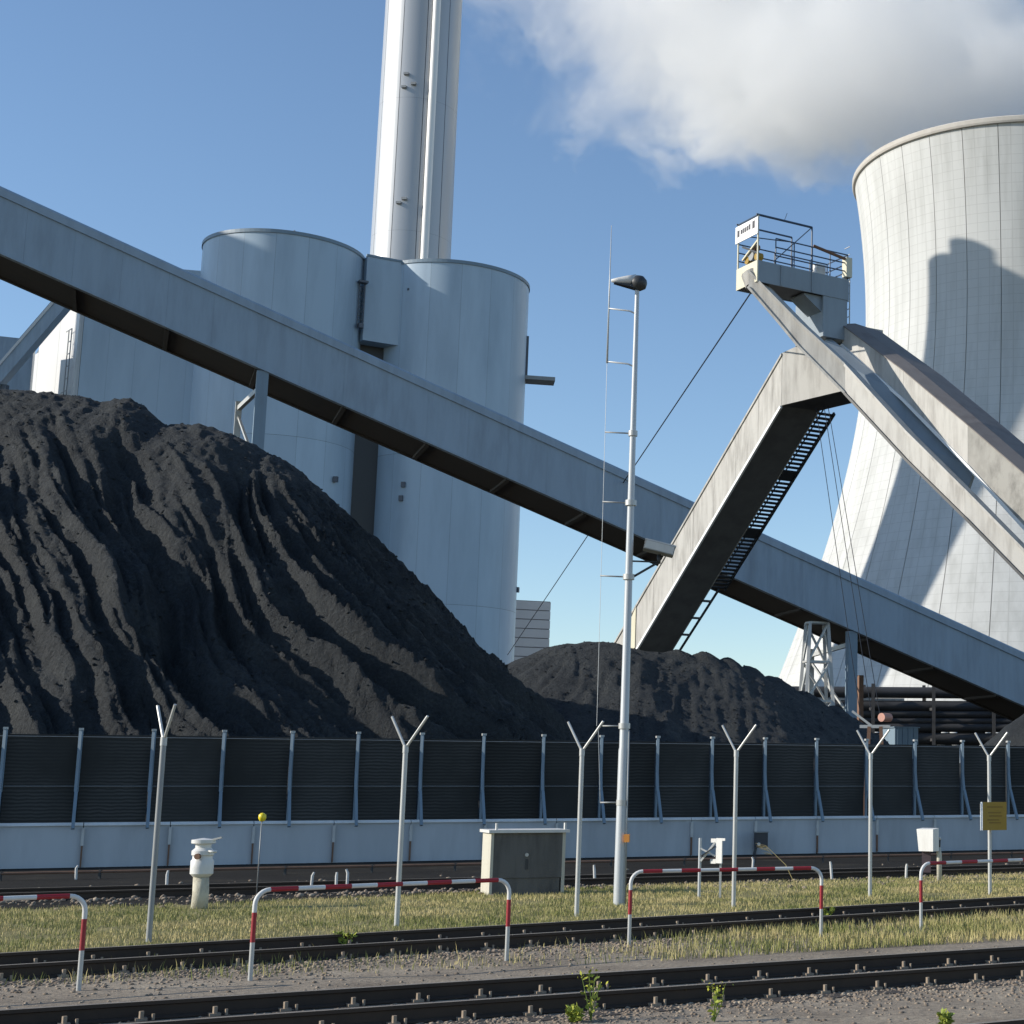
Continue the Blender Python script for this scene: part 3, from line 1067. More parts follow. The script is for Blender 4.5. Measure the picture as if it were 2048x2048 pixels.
def small_heap(S, W):
    a0, a1 = c2s[1], c2s[-1]
    sl = np.clip(S, a0, a1)
    ds, dw = S - sl, W - RW2
    dist = np.sqrt(ds * ds + dw * dw) + 1e-6
    top = np.interp(sl, c2s, c2z) + .30 * np.abs(np.sin(sl * 2.1 + .6 * np.sin(sl * .9))) * np.clip((sl - c2s[5]) / 2, 0, 1) * np.exp(-(dist / 1.1) ** 2)
    b = top - .58 * (np.sqrt(dist * dist + 1.2) - 1.1)
    ang = np.arctan2(ds, -dw)
    a = sl + ang * 6 + .35 * dist
    g = fbm(a * .9, dist * .16, 4, 101)
    g2 = fbm(a * 2.6, dist * .4, 3, 105)
    amp = np.clip(dist / 4, .12, 1)
    return b + amp * (.22 * (.5 - np.abs(2 * g - 1)) + .22 * (g2 - .5)) + .24 * (fbm(S * 1.8, W * 1.8, 5, 109, .62) - .5)


mid_heap = heap('coal_heap', 'smaller dark coal heap under the inclined conveyor, centre right', small_heap, c2s[0] - 14, c2s[-1] + 8, -22, 13, .115, FH2)

c3 = onpl(2165, 1330, FG0 + N * 15, N)
s3, w3 = sw_of(c3)


def third_heap(S, W):
    dist = np.sqrt((S - s3) ** 2 + (W - w3) ** 2)
    return c3.z - .78 * dist + .5 * (fbm(S * .8, W * .8, 4, 130) - .5)


heap('coal_heap', 'low grey coal heap cut by the right edge of the picture', third_heap, s3 - 11, s3 + 11, 4, w3 + 11, .2, FRAME0)

# ------------------------------------------------------------------ steam plume
def plume():
    # axis runs from the tower mouth up and to the left
    p0 = Vector((TC.x + 6, TC.y + 5, 116))
    p1 = Vector((-54, 332, 184))
    ax = (p1 - p0)
    L = ax.length
    ex = ax.normalized()
    ey = Z.cross(ex).normalized()
    ez = ex.cross(ey)
    mb = MB()
    # closed envelope: a bulging tube
    pts, rs = [], []
    for k in range(-3, 16):
        q = k / 12
        pts.append(p0 + ax * q)
        rs.append(max(2.0, (27 + 20 * q) * math.sqrt(max(0.0, 1 - max(0, (-q - .0) / .26) ** 2)) * 1.25))
    mb.tube(pts, rs, 24)
    o = mb.build('steam_plume', None, None, False, origin=p0)
    m = bpy.data.materials.new('steam')
    m.use_nodes = True
    nt = m.node_tree
    nt.nodes.remove(nt.nodes['Principled BSDF'])
    out = nt.nodes['Material Output']
    class _:
        pass
    t = NT.__new__(NT)
    t.t = nt
    t.tc = nt.nodes.new('ShaderNodeTexCoord')
    vol = nt.nodes.new('ShaderNodeVolumePrincipled')
    vol.inputs['Color'].default_value = (1, 1, 1, 1)
    vol.inputs['Anisotropy'].default_value = 0.0
    P = t.tc.outputs['Object']
    def dot(v):
        d_ = t.n('ShaderNodeVectorMath', operation='DOT_PRODUCT')
        t.l(P, d_.inputs[0])
        d_.inputs[1].default_value = v
        return d_.outputs['Value']
    q = t.math('DIVIDE', dot(ex), L)
    R = t.math('MULTIPLY_ADD', q, 20.0, 27.0)
    y, z = dot(ey), dot(ez)
    r = t.math('DIVIDE', t.math('SQRT', t.math('ADD', t.math('MULTIPLY', y, y), t.math('MULTIPLY', z, z))), R)
    n = t.noise(t.mapping((1, 1, 1)), 0.05, 9, 0.62, 0.4)
    val = t.math('ADD', t.math('SUBTRACT', 0.86, r), t.math('MULTIPLY', t.math('SUBTRACT', n, 0.5), 1.9))
    mr = t.n('ShaderNodeMapRange', interpolation_type='SMOOTHSTEP')
    t.l(val, mr.inputs[0])
    mr.inputs[1].default_value = 0.0
    mr.inputs[2].default_value = 0.13
    mr.inputs[3].default_value = 0.0
    mr.inputs[4].default_value = 0.062
    # fade away downwind
    fade = t.n('ShaderNodeMapRange')
    t.l(q, fade.inputs[0])
    fade.inputs[1].default_value = 0.75
    fade.inputs[2].default_value = 1.22
    fade.inputs[3].default_value = 1.0
    fade.inputs[4].default_value = 0.0
    low = t.n('ShaderNodeMapRange', interpolation_type='SMOOTHSTEP')
    sz = t.n('ShaderNodeSeparateXYZ')
    t.l(P, sz.inputs[0])
    t.l(sz.outputs['Z'], low.inputs[0])
    low.inputs[1].default_value = 120 - p0.z
    low.inputs[2].default_value = 129 - p0.z
    t.l(t.math('MULTIPLY', t.math('MULTIPLY', mr.outputs[0], low.outputs[0]), fade.outputs[0]), vol.inputs['Density'])
    t.l(vol.outputs[0], out.inputs['Volume'])
    o.data.materials.append(m)
    tag(o, 'white steam plume drifting left from the cooling tower mouth', 'steam', kind='stuff')


plume()
scene.cycles.volume_step_rate = 1.0

# ------------------------------------------------------------------ A-frame conveyor with operator platform
def quadbox(p, q, wv, h0, h1):
    """box whose lower front edge runs p->q; wv points to the far side; heights h0,h1"""
    return [p, q, q + wv, p + wv, p + Z * h0, q + Z * h1, q + wv + Z * h1, p + wv + Z * h0]


def ladder_pts(a, b, n):
    return [Vector(a).lerp(Vector(b), i / n) for i in range(n + 1)]


cv = thing('inclined_conveyor', 'weathered pale conveyor box rising right from the smaller coal heap, ribbed walkway beneath', 'conveyor', (at(1277, 1293, 84).x, at(1277, 1293, 84).y, 0))
ca, cbp = at(1268, 1308, 84.3), at(1563, 811, 74)
cdir = (cbp - ca).normalized()
chd = Vector((cdir.x, cdir.y, 0)).normalized()
cw = Vector((-chd.y, chd.x, 0))            # far side
if cw.y < 0:
    cw = -cw
CW, CH_ = 1.95, 2.3
cc = at(1692, 780, 72.6)                    # end of the level head
nseg = 7
ptop = 0
for k in range(nseg):
    a = ca.lerp(cbp, k / nseg)
    b = ca.lerp(cbp, (k + 1) / nseg - .0012)
    MB().hexa(quadbox(a, b, cw * .08, CH_, CH_)).build('side_sheet', M['conveyor'], cv)
tip0 = ca - cdir * 17.0
for k in range(4):
    a, b = tip0.lerp(ca, k / 4), tip0.lerp(ca, (k + 1) / 4 - .002)
    MB().hexa(quadbox(a, b, cw * .08, CH_, CH_)).build('side_sheet', M['conveyor'], cv)
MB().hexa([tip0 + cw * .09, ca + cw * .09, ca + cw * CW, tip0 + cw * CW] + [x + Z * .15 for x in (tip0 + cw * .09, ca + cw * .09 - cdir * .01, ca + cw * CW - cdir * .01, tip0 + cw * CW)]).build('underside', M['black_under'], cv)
MB().hexa(quadbox(tip0 + Z * (CH_ + .01) - cw * .06, ca + Z * (CH_ + .01) - cw * .06 - cdir * .01, cw * (CW + .1), .12, .12)).build('roof', M['conveyor'], cv)
spill = at(1219, 1298, 80)
MB().hexa([ca - cw * .05 - cdir * 1.6, ca - cw * .05 + cdir * .2, ca - cw * .02 + cdir * .2, ca - cw * .02 - cdir * 1.6,
           ca - cw * .05 - cdir * 1.6 + Z * 1.9, ca - cw * .05 + cdir * .2 + Z * CH_, ca - cw * .02 + cdir * .2 + Z * CH_, ca - cw * .02 - cdir * 1.6 + Z * 1.9]).build('patch_sheet', M['crane_cream'], cv)
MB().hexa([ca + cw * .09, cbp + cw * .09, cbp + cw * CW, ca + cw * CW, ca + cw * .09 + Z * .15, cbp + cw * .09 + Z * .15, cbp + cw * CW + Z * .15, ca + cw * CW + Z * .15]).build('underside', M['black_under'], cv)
MB().hexa(quadbox(ca + Z * (CH_ + .01) - cw * .06, cbp + Z * (CH_ + .01) - cw * .06, cw * (CW + .1), .12, .12)).build('roof', M['conveyor'], cv)
MB().hexa(quadbox(ca + cw * (CW + .01), cbp + cw * (CW + .01), cw * .06, CH_, CH_)).build('far_side', M['conveyor'], cv)
MB().bar(ca - Z * .06 - cw * .03, cbp - Z * .06 - cw * .03, .10, .14).build('bottom_edge', M['sign_white'], cv)
# level head
hd = (cc - cbp)
MB().hexa(quadbox(cbp + cdir * .01, cc, cw * .1, CH_ + .0, CH_ + .6)).build('head_side', M['conveyor'], cv)
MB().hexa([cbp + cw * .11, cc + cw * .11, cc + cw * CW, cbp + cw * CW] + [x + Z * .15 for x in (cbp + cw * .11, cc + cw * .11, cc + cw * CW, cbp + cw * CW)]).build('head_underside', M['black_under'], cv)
MB().hexa([x + Z * (CH_ + .02) for x in (cbp, cc, cc + cw * CW, cbp + cw * CW)] + [x + Z * (CH_ + .75) for x in (cbp - Z * .6, cc, cc + cw * CW, cbp + cw * CW - Z * .6)]).build('head_roof', M['conveyor'], cv)
# walkway with open rungs on the far side
wk = thing_part = None
wa, wb = ca.lerp(cbp, .30) + cw * (CW + .08), cbp + cw * (CW + .08)
ww = .78
MB().bar(wa + cw * ww, wb + cw * ww, .09, .16).build('walkway_stringer', M['dark'], cv)
r0 = None
for k in range(46):
    p = wa.lerp(wb, (k + .5) / 46)
    if r0 is None:
        r0 = MB().bar(p, p + cw * ww, .13, .05, up=cdir.cross(cw)).build('walkway_tread', M['dark'], cv)
        pf = p
    elif k not in (15, 30):
        inst(r0, cv, p - pf)
    else:
        MB().bar(p, p + cw * ww, .5, .06, up=cdir.cross(cw)).build('walkway_tread', M['dark'], cv)
MB().bar(ca + cw * (CW + .45), wa + cw * (.45), .07, .12).build('lower_rail', M['dark'], cv)
for k in range(4):
    p = ca.lerp(wa - cw * (CW + .08), (k + .3) / 4) + cw * CW
    MB().bar(p, p + cw * .5, .2, .1).build('rail_bracket', M['dark'], cv)
for i, pz in enumerate((1.05,)):
    MB().bar(wa + cw * ww + Z * pz, wb + cw * ww + Z * pz, .05, .05).build('handrail', M['dark'], cv)

# front beam running from the platform down to the right
fbm_ = thing('boom_beam', 'long pale weathered box beam falling right from under the platform', 'boom', (at(1500, 575, 70).x, at(1500, 575, 70).y, 0))
path = [(1497, 572, 70.2, .62), (1560, 645, 69.6, .80), (1597, 690, 69.2, .95), (1690, 784, 68.3, 1.12), (1812, 916, 66, 1.05), (1930, 1032, 63.8, 1.0), (2090, 1196, 61.5, .98), (2330, 1440, 60.8, .98)]
pts = [at(u, v, t) for u, v, t, h in path]
for i in range(len(pts) - 1):
    a, b = pts[i], pts[i + 1]
    sd = Vector((.55, .83, 0))
    MB().hexa(quadbox(a, a.lerp(b, .998), sd * .75, path[i][3], path[i + 1][3])).build('beam_segment', M['conveyor'], fbm_)
    MB().bar(a - Z * .05 - sd * .03, b - Z * .05 - sd * .03, .12, .10).build('bottom_flange', M['dark'] if i > 2 else M['conveyor'], fbm_)
    MB().bar(a + Z * (path[i][3] + .05) - sd * .05, b + Z * (path[i + 1][3] + .05) - sd * .05, .10, .10).build('top_flange', M['conveyor'], fbm_)
mb = MB().tube([pts[0] + Z * .2 + Vector((.3, .45, 0)), pts[0] + Z * .75 + Vector((.1, .5, 0))], .5, 12)
mb.build('head_knuckle', M['conveyor'], fbm_, True, autos=True)

# descending gallery on the right
dg = thing('descending_gallery', 'pale dirty gallery with dark roof falling towards the right edge', 'conveyor', (at(1740, 700, 72).x, at(1740, 700, 72).y, 0))
lowr = [(1684, 688, 72.5), (1807, 797, 69.2), (1936, 929, 66), (2110, 1120, 63), (2330, 1350, 61.5)]
hts = [at(1729, 679, 72), at(1800, 735, 64), at(1936, 847, 55), at(2110, 990, 46)]
lp = [at(*q) for q in lowr]
lh = [.85, 1.20, 1.62, 2.35, 2.6]
gd_side = Vector((.81, .59, 0)).normalized()
for i in range(4):
    a, b = lp[i], lp[i + 1]
    MB().hexa(quadbox(a, a.lerp(b, .998), gd_side * .1, lh[i], lh[i + 1])).build('side_sheet', M['conveyor'] if i < 2 else M['dark_end'], dg)
    ra, rb_ = a + Z * (lh[i] + .01), b + Z * (lh[i + 1] + .01)
    MB().hexa([ra - gd_side * .06, rb_ - gd_side * .06, rb_ + gd_side * .7, ra + gd_side * .7,
               ra - gd_side * .06 + Z * .05, rb_ - gd_side * .06 + Z * .05, rb_ + gd_side * .7 + Z * .2, ra + gd_side * .7 + Z * .2]).build('roof_slope', M['conveyor_roof'], dg)
    MB().hexa([ra + gd_side * .71, rb_ + gd_side * .71, rb_ + gd_side * 2.1, ra + gd_side * 2.1,
               ra + gd_side * .71 + Z * .2, rb_ + gd_side * .71 + Z * .2, rb_ + gd_side * 2.1 + Z * .05, ra + gd_side * 2.1 + Z * .05]).build('roof_slope', M['conveyor_roof'], dg)
    MB().hexa([a + gd_side * .11, b + gd_side * .11, b + gd_side * 2.0, a + gd_side * 2.0] + [x + Z * .1 for x in (a + gd_side * .11, b + gd_side * .11, b + gd_side * 2.0, a + gd_side * 2.0)]).build('underside', M['black_under'], dg)
    MB().bar(a - gd_side * .04 - Z * .05, b - gd_side * .04 - Z * .05, .08, .12).build('bottom_edge', M['sign_white'], dg)
ft = lp[-1]
MB().obox((ft.x - .3, ft.y - .2), gd_side, 2.4, Vector((-gd_side.y, gd_side.x, 0)), 1.6, 0, ft.z - .05).build('foot_pier', M['conveyor'], dg)
ft = pts[-1]
MB().obox((ft.x - .4, ft.y), Vector((.55, .83, 0)), .75, Vector((-.83, .55, 0)), .8, 0, ft.z - .12).build('foot_pier', M['conveyor'], fbm_)
# shaded web plate between beam and gallery
web = MB()
wp = [(1640, 700, 71.2), (1812, 880, 68.2), (1930, 995, 66.2)]
wq = [(1655, 672, 72.4), (1812, 795, 69.5), (1950, 935, 66.4)]
for i in range(2):
    a, b, c, d_ = at(*wp[i]), at(*wp[i + 1]), at(*wq[i + 1]), at(*wq[i])
    off = Vector((.1, .3, 0))
    web.hexa([a, b, b + off, a + off, d_, c, c + off, d_ + off])
web.build('web_plate', M['crane_blue'], fbm_)

PF, PE = Vector((.8, .6, 0)), Vector((-.6, .8, 0))
# platform
PB = at(1514, 562, 70)
PO = Vector((PB.x, PB.y, 0))
zb_, zt_ = PB.z, at(1514, 517, 70).z
pl = thing('operator_platform', 'railed steel operator platform with white sign on top of the conveyor head', 'platform', PO)
PL_, PD_ = 4.75, 1.75
MB().obox(PO + PF * .06, PF, PL_ - .06, PE, .06, zb_, zt_).build('front_plate', M['crane_blue'], pl)
MB().obox(PO, PF, .06, PE, PD_, zb_, zt_).build('end_plate', M['crane_cream'], pl)
MB().obox(PO + PF * .07 + PE * .07, PF, PL_ - .14, PE, PD_ - .14, zb_ + .05, zb_ + .12).build('soffit', M['black_under'], pl)
MB().obox(PO + PF * .07 + PE * .07, PF, PL_ - .14, PE, PD_ - .14, zt_ - .14, zt_ - .07).build('deck', M['crane_blue'], pl)
MB().obox(PO + PF * (PL_ - .06) + PE * .06, PF, .06, PE, PD_ - .06, zb_, zt_).build('end_plate', M['crane_blue'], pl)
MB().obox(PO + PE * (PD_ - .06) + PF * .06, PF, PL_ - .12, PE, .06, zb_, zt_).build('back_plate', M['crane_blue'], pl)
for k in range(1, 3):
    MB().obox(PO + PF * (PL_ * k / 3 - .4) - PE * .05, PF, .05, PE, .045, zb_ + .02, zt_ - .02).build('stiffener', M['crane_blue'], pl)
zc = at(1650, 662, 71).z
MB().obox(PO + PF * 3.42 + PE * .03, PF, 1.27, PE, .05, zc, zb_).build('column_face', M['crane_blue'], pl)
MB().obox(PO + PF * 3.42 + PE * .09, PF, 1.27, PE, 2.2, zc, zb_ + .04).build('column_core', M['crane_blue'], pl)
g0 = PO + PF * 2.5
MB().hexa([g0 + PE * .2 + Z * (zb_ - .06), g0 + PF * .92 + PE * .2 + Z * (zb_ - .7), g0 + PF * .92 + PE * 1.3 + Z * (zb_ - .7), g0 + PE * 1.3 + Z * (zb_ - .06),
           g0 + PE * .2 + Z * (zb_ - .0), g0 + PF * .92 + PE * .2 + Z * (zb_ - .0), g0 + PF * .92 + PE * 1.3 + Z * (zb_ - .0), g0 + PE * 1.3 + Z * (zb_ - .0)]).build('gusset', M['crane_blue'], pl)
# railings
RH = 1.15
def rail_run(p, q, n, posts=True, name='railing'):
    for h in (RH, RH * .66, RH * .33):
        MB().tube([p + Z * (zt_ + h), q + Z * (zt_ + h)], .03, 6).build('handrail' if h == RH else 'guard_rail', M['rail_paint'], pl)
    for k in range(n + 1):
        c = p.lerp(q, k / n)
        MB().tube([c + Z * (zt_ - .1), c + Z * (zt_ + RH)], .03, 6).build('rail_post', M['rail_paint'], pl)
c00, c10, c11, c01 = PO + PF * .04 + PE * .04, PO + PF * (PL_ - .05) + PE * .04, PO + PF * (PL_ - .05) + PE * (PD_ - .05), PO + PF * .04 + PE * (PD_ - .05)
rail_run(c00 + PF * .9, c10, 4)
rail_run(c01, c11, 5)
rail_run(c10, c11, 1)
# sign frame at the left end
zs0, zs1 = at(1513, 462, 70).z, at(1513, 426, 70).z
for c in (c00, c01):
    MB().tube([c + Z * (zt_ - .1), c + Z * (zs1 + .15)], .045, 6).build('sign_post', M['crane_cream'], pl)
MB().obox(PO - PF * .05 - PE * .06, PF, .04, PE, PD_ + .12, zs0, zs1).build('sign_board', M['sign_white'], pl)
# lettering too blurred to read: dark blocks of a word mark and an emblem, as the board shows it
lz = (zs1 - zs0)
for n0, n1, z0, z1 in ((1.46, 1.64, .34, .74), (1.20, 1.36, .44, .70), (1.04, 1.16, .44, .72), (.88, 1.00, .44, .72), (.72, .84, .46, .74), (.54, .68, .46, .78), (.18, .38, .42, .86)):
    MB().obox(PO - PF * .056 + PE * n0, PF, .006, PE, n1 - n0, zs0 + lz * z0, zs0 + lz * z1).build('sign_letter', M['letter'], pl)
tb0 = c01 + Z * (zs1 + .15) - PF * .35
MB().tube([c00 + Z * (zs1 + .12) - PF * .1, c00 + PF * 2.75 + Z * (zs1 + .12)], .05, 6).build('top_rail', M['rail_paint'], pl)
MB().tube([c01 + Z * (zs1 + .12) - PF * .1, c01 + PF * 2.75 + Z * (zs1 + .12)], .04, 6).build('top_rail', M['rail_paint'], pl)
MB().tube([c00 + Z * (zs1 + .12), c01 + Z * (zs1 + .12)], .04, 6).build('top_rail', M['rail_paint'], pl)
MB().tube([c00 + PF * 2.75 + Z * (zt_), c00 + PF * 2.75 + Z * (zs1 + .12)], .04, 6).build('mast_post', M['rail_paint'], pl)
MB().tube([c01 + PF * 2.75 + Z * (zt_), c01 + PF * 2.75 + Z * (zs1 + .12)], .04, 6).build('mast_post', M['rail_paint'], pl)
MB().tube([c00 + PF * 2.7 + Z * (zs1 + .08), c00 + PF * .8 + Z * (zt_ + .1)], .025, 6).build('brace', M['rail_paint'], pl)
MB().tube([c01 + PF * 2.7 + Z * (zs1 - .1), c01 + PF * .1 + Z * (zs1 - .35)], .025, 6).build('brace', M['rail_paint'], pl)
MB().tube([c00 + PF * 1.3 + Z * (zs1 + .1), c00 + PF * 1.45 + Z * (zs1 + .5)], .015, 5).build('aerial', M['rail_paint'], pl)
MB().tube([c00 + PF * 2.85 + Z * (zt_ + RH + .06), c00 + PF * 4.5 + Z * (zt_ + RH - .2)], .07, 6).build('cable_tray', M['rust'], pl)
# winch gear at the left end, yellow and brown
for k, (n, z, r, m) in enumerate(((.35, .28, .17, 'yellow'), (.8, .42, .22, 'galv_dark'), (1.15, .3, .18, 'yellow'), (.6, .75, .14, 'rust'))):
    MB().tube([PO + PF * .15 + PE * n + Z * (zt_ + z), PO + PF * .42 + PE * n + Z * (zt_ + z)], r, 12).build('sheave', M[m], pl, True, autos=True)
MB().bar(PO + PF * .1 + PE * .1 + Z * (zt_ + .95), PO + PF * .1 + PE * 1.4 + Z * (zt_ + .35), .08).build('winch_arm', M['crane_cream'], pl)
MB().bar(PO + PF * .1 + PE * 1.4 + Z * (zt_ + .95), PO + PF * .1 + PE * .1 + Z * (zt_ + .35), .08).build('winch_arm', M['dark'], pl)
MB().obox(PO + PF * 3.2 + PE * .3, PF, .5, PE, .4, zt_, zt_ + .55).build('control_box', M['white'], pl)
MB().obox(PO + PF * 4.55 + PE * .0 - PE * .1, PF, .3, PE, .35, zt_ + .1, zt_ + 1.0).build('junction_box', M['crane_cream'], pl)
# ladder down the right side
lx = PO + PF * (PL_ + .18) + PE * .2
for q in (0, .4):
    MB().tube([lx + PE * q + Z * (zc - .2), lx + PE * q + Z * (zt_ + .9)], .03, 6).build('ladder_rail', M['galv'], pl)
for k in range(13):
    zz = zc + .1 + k * .36
    MB().tube([lx + Z * zz, lx + PE * .4 + Z * zz], .02, 5).build('rung', M['galv'], pl)

# ------------------------------------------------------------------ cables
def cable(pts, r, label, m='cable', sag=0.0):
    ps = []
    a, b = pts[0], pts[-1]
    n = 14
    for i in range(n + 1):
        k = i / n
        ps.append(a.lerp(b, k) - Z * (sag * 4 * k * (1 - k)))
    o = MB().tube(ps, r, 6).build('guy_cable', M[m], None, origin=a)
    tag(o, label, 'cable', 'guy cables of the conveyor machine')


cable([at(1502, 585, 70.5), at(1015, 1310, 150)], .034, 'long thin guy cable falling left from the platform behind the gallery')
cable([at(1632, 815, 74), at(1722, 1440, 66)], .017, 'leftmost of three thin cables hanging under the conveyor head')
cable([at(1648, 812, 74), at(1745, 1440, 66)], .017, 'middle one of three thin cables hanging under the conveyor head')
cable([at(1656, 812, 74), at(1760, 1430, 66)], .017, 'rightmost of three thin cables hanging under the conveyor head')

# winch anchor seen over the fence
wa_ = at(1750, 1470, 64)
an = thing('cable_anchor', 'small rusty cable winch frame just above the fence', 'winch', (wa_.x, wa_.y, 0))
for k in (-.45, .45):
    MB().bar(Vector((wa_.x + k, wa_.y, 0)), Vector((wa_.x + k * .5, wa_.y, 4.4)), .14).build('frame_leg', M['rust'], an)
MB().bar(Vector((wa_.x - .6, wa_.y, 4.4)), Vector((wa_.x + .6, wa_.y, 4.4)), .12).build('head_beam', M['galv'], an)
MB().tube([Vector((wa_.x + .25, wa_.y - .2, 4.75)), Vector((wa_.x + .55, wa_.y + .25, 4.75))], .17, 14).build('drum', worn('pink_red_drum', (0.55, 0.27, 0.2), .6), an, True, autos=True)
MB().bar(Vector((wa_.x - .9, wa_.y, 5.0)), Vector((wa_.x - .1, wa_.y, 4.4)), .09).build('strut', M['galv'], an)

# ------------------------------------------------------------------ wind fence and concrete wall
WS0 = -14.0
wall = thing('concrete_wall', 'low grey concrete panel wall under the dark mesh fence', 'wall', flat(FG0))
jp = None
def s_of_u(u, v=1690):
    return sw_of(onpl(u, v, FG0, N))[0]
j0 = s_of_u(164)
PANEL = 2.085
WH = 1.07
for k in range(-6, 19):
    s = j0 + PANEL * k
    if jp is None:
        jp = MB().obox(FG0 + D * (s + .012), D, PANEL - .024, N, .16, -.02, WH).build('concrete_panel', M['wall_panel'], wall)
        cpa, cpb = FG0 + D * (s + .01), FG0 + D * (s + PANEL - .01)
        jc = sweep4(MB(), cpa, cpb, [(-.05, WH + .003), (-.05, WH + .02), (.03, WH + .085), (.17, WH + .085), (.17, WH + .003)]).build('coping', M['coping'], wall)
        p = FG0 + D * s - N * .10
        jb = MB().obox(p - D * .035, D, .07, N, .08, .56, WH - .05).build('bracket', M['wall_cap'], wall)
        js = MB().obox(p - D * .02 + N * .02, D, .04, N, .07, .02, .555).build('bracket_stem', M['rust'], wall)
        sb = s
    else:
        off = D * (s - sb)
        for o in (jp, jc, jb, js):
            inst(o, wall, off)

fence = thing('mesh_fence', 'tall dark wind mesh fence on blue-grey bent posts in front of the coal', 'fence', flat(FG0 + N * .5))
f0 = s_of_u(154, 1560)
BAY = 1.765
FB = FG0 + N * .32
first = None
for k in range(-6, 24):
    s = f0 + BAY * k
    p = FB + D * s
    if first is None:
        o1 = MB().box(p + Z * 1.75, D * .03, N * .04, Z * 1.75).build('post', M['steel_blue'], fence)
        a, b, c = p + Z * 3.62 - N * .06, p + Z * 2.05 - N * .06, p + Z * 1.0 - N * .62
        mb = MB()
        mb.bar(a, p + Z * 2.5 - N * .07, .08, .08).bar(p + Z * 2.5 - N * .07, p + Z * 1.95 - N * .16, .08, .08)
        mb.bar(p + Z * 1.97 - N * .155, c, .08, .08)
        o2 = mb.build('bent_strut', M['steel_blue'], o1, origin=p * 0 + parent_base(o1))
        o3 = MB().box(p + Z * 3.6 - N * .04, D * .06, N * .07, Z * .03).build('post_cap', M['galv'], o1, origin=parent_base(o1))
        ms = MB()
        q = p + D * .05 + N * .09
        ms.obox(q, D, BAY - .10, N, .02, WH, 3.46)
        o4 = ms.build('mesh_panel', M['mesh'], fence)
        o5 = []
        for zz in (2.1, 3.40):
            o5.append(MB().tube([q - N * .03 + Z * zz, q + D * (BAY - .1) - N * .03 + Z * zz], .010, 5).build('tension_wire', M['galv_dark'], fence))
        first = s
    else:
        off = D * (s - first)
        n1 = inst(o1, fence, off)
        for o in (o2, o3):
            c_ = o.copy()
            COL.objects.link(c_)
            c_.parent = n1
        n4 = inst(o4, fence, off)
        for o in o5:
            inst(o, fence, off)

# ------------------------------------------------------------------ railway tracks
def rail_profile():
    return [(-.07, 0), (.07, 0), (.07, .012), (.012, .03), (.012, .115), (.035, .125), (.035, .158), (-.035, .158), (-.035, .125), (-.012, .115), (-.012, .03), (-.07, .012)]


def track(name, label, p0, dirv, nrm, length, start, ztop=.17, gauge=1.505, clips=True, cl_mat='clip'):
    """p0 = a point on the far rail, nrm points to the near rail"""
    base = flat(p0)
    t = thing(name, label, 'track', base, 'railway tracks')
    z0 = ztop - .158
    for r in (0, gauge):
        a = base + dirv * start + nrm * r
        b = a + dirv * length
        vs = [a + nrm * x + Z * (z0 + z) for x, z in rail_profile()] + [b + nrm * x + Z * (z0 + z) for x, z in rail_profile()]
        k = 12
        fs = [tuple(range(k)), tuple(range(2 * k - 1, k - 1, -1))] + [(i, k + i, k + (i + 1) % k, (i + 1) % k) for i in range(k)]
        o = MB().add(vs, fs).build('rail', M['rail_side'], t)
        o.data.materials.append(M['rail_top'])
        bm = bmesh.new()
        bm.from_mesh(o.data)
        bmesh.ops.recalc_face_normals(bm, faces=bm.faces)
        for f in bm.faces:
            if f.normal.z > .9 and f.calc_center_median().z + base.z > z0 + .15:
                f.material_index = 1
        bm.to_mesh(o.data)
        bm.free()
    n = int(length / .62)
    s0 = c0 = None
    for k in range(n):
        q = base + dirv * (start + .3 + .62 * k)
        if s0 is None:
            s0 = MB().box(q + nrm * gauge / 2 - Z * .05, dirv * .12, nrm * 1.25, Z * .062).build('sleeper', M['sleeper'], t)
            ob = []
            for r in (0, gauge):
                for sg in (-1, 1):
                    c = q + nrm * (r + sg * .105) + Z * z0
                    mb = MB().box(c + Z * .012, dirv * .05, nrm * .05, Z * .012)
                    mb.tube([c + Z * .02 + nrm * .02 * sg, c + Z * .085 + nrm * .02 * sg], .022, 6)
                    mb.tube([c + dirv * .10 + Z * .0 + nrm * .015 * sg, c + dirv * .10 + Z * .055 + nrm * .015 * sg], .014, 6)
                    ob.append(mb.build('rail_clip', M[cl_mat], s0, origin=parent_base(s0)))
            qq = q
        else:
            ns = inst(s0, t, q - qq)
            if clips:
                for o in ob:
                    c_ = o.copy()
                    COL.objects.link(c_)
                    c_.parent = ns
    return t


track('railway_track', 'front railway track with rusty clips crossing the gravel in the foreground', RF0, RFD, RFN, 24, -6)
track('railway_track', 'second railway track between the striped barriers and the grass verge', RR0, RRD, RRN, 34, -8, clips=True)
tn = gz(2048, 2038, .17)
track('railway_track', 'nearest railway track, only its far rail cutting the bottom right corner', tn, RFD, RFN, 20, -12)
w3 = gz(0, 1786, .15)
track('railway_track', 'dark railway siding in the coal dust behind the grass verge', w3 + N * 1.5, D, -N, 44, -8, ztop=.15, clips=False)

# low pipe and cable duct between verge and wall
cd = flat(gz(0, 1762))
dct = thing('cable_duct', 'thin pale pipe on low stands running along the foot of the wall', 'pipe', cd)
MB().tube([cd - D * 8 + Z * .16, cd + D * 45 + Z * .16], .03, 8).build('pipe', M['rust'], dct, True, autos=True)
st = MB().bar(cd - D * 8, cd - D * 8 + Z * .2, .05).build('stand', M['dark'], dct)
for k in range(1, 27):
    inst(st, dct, D * (2 * k))

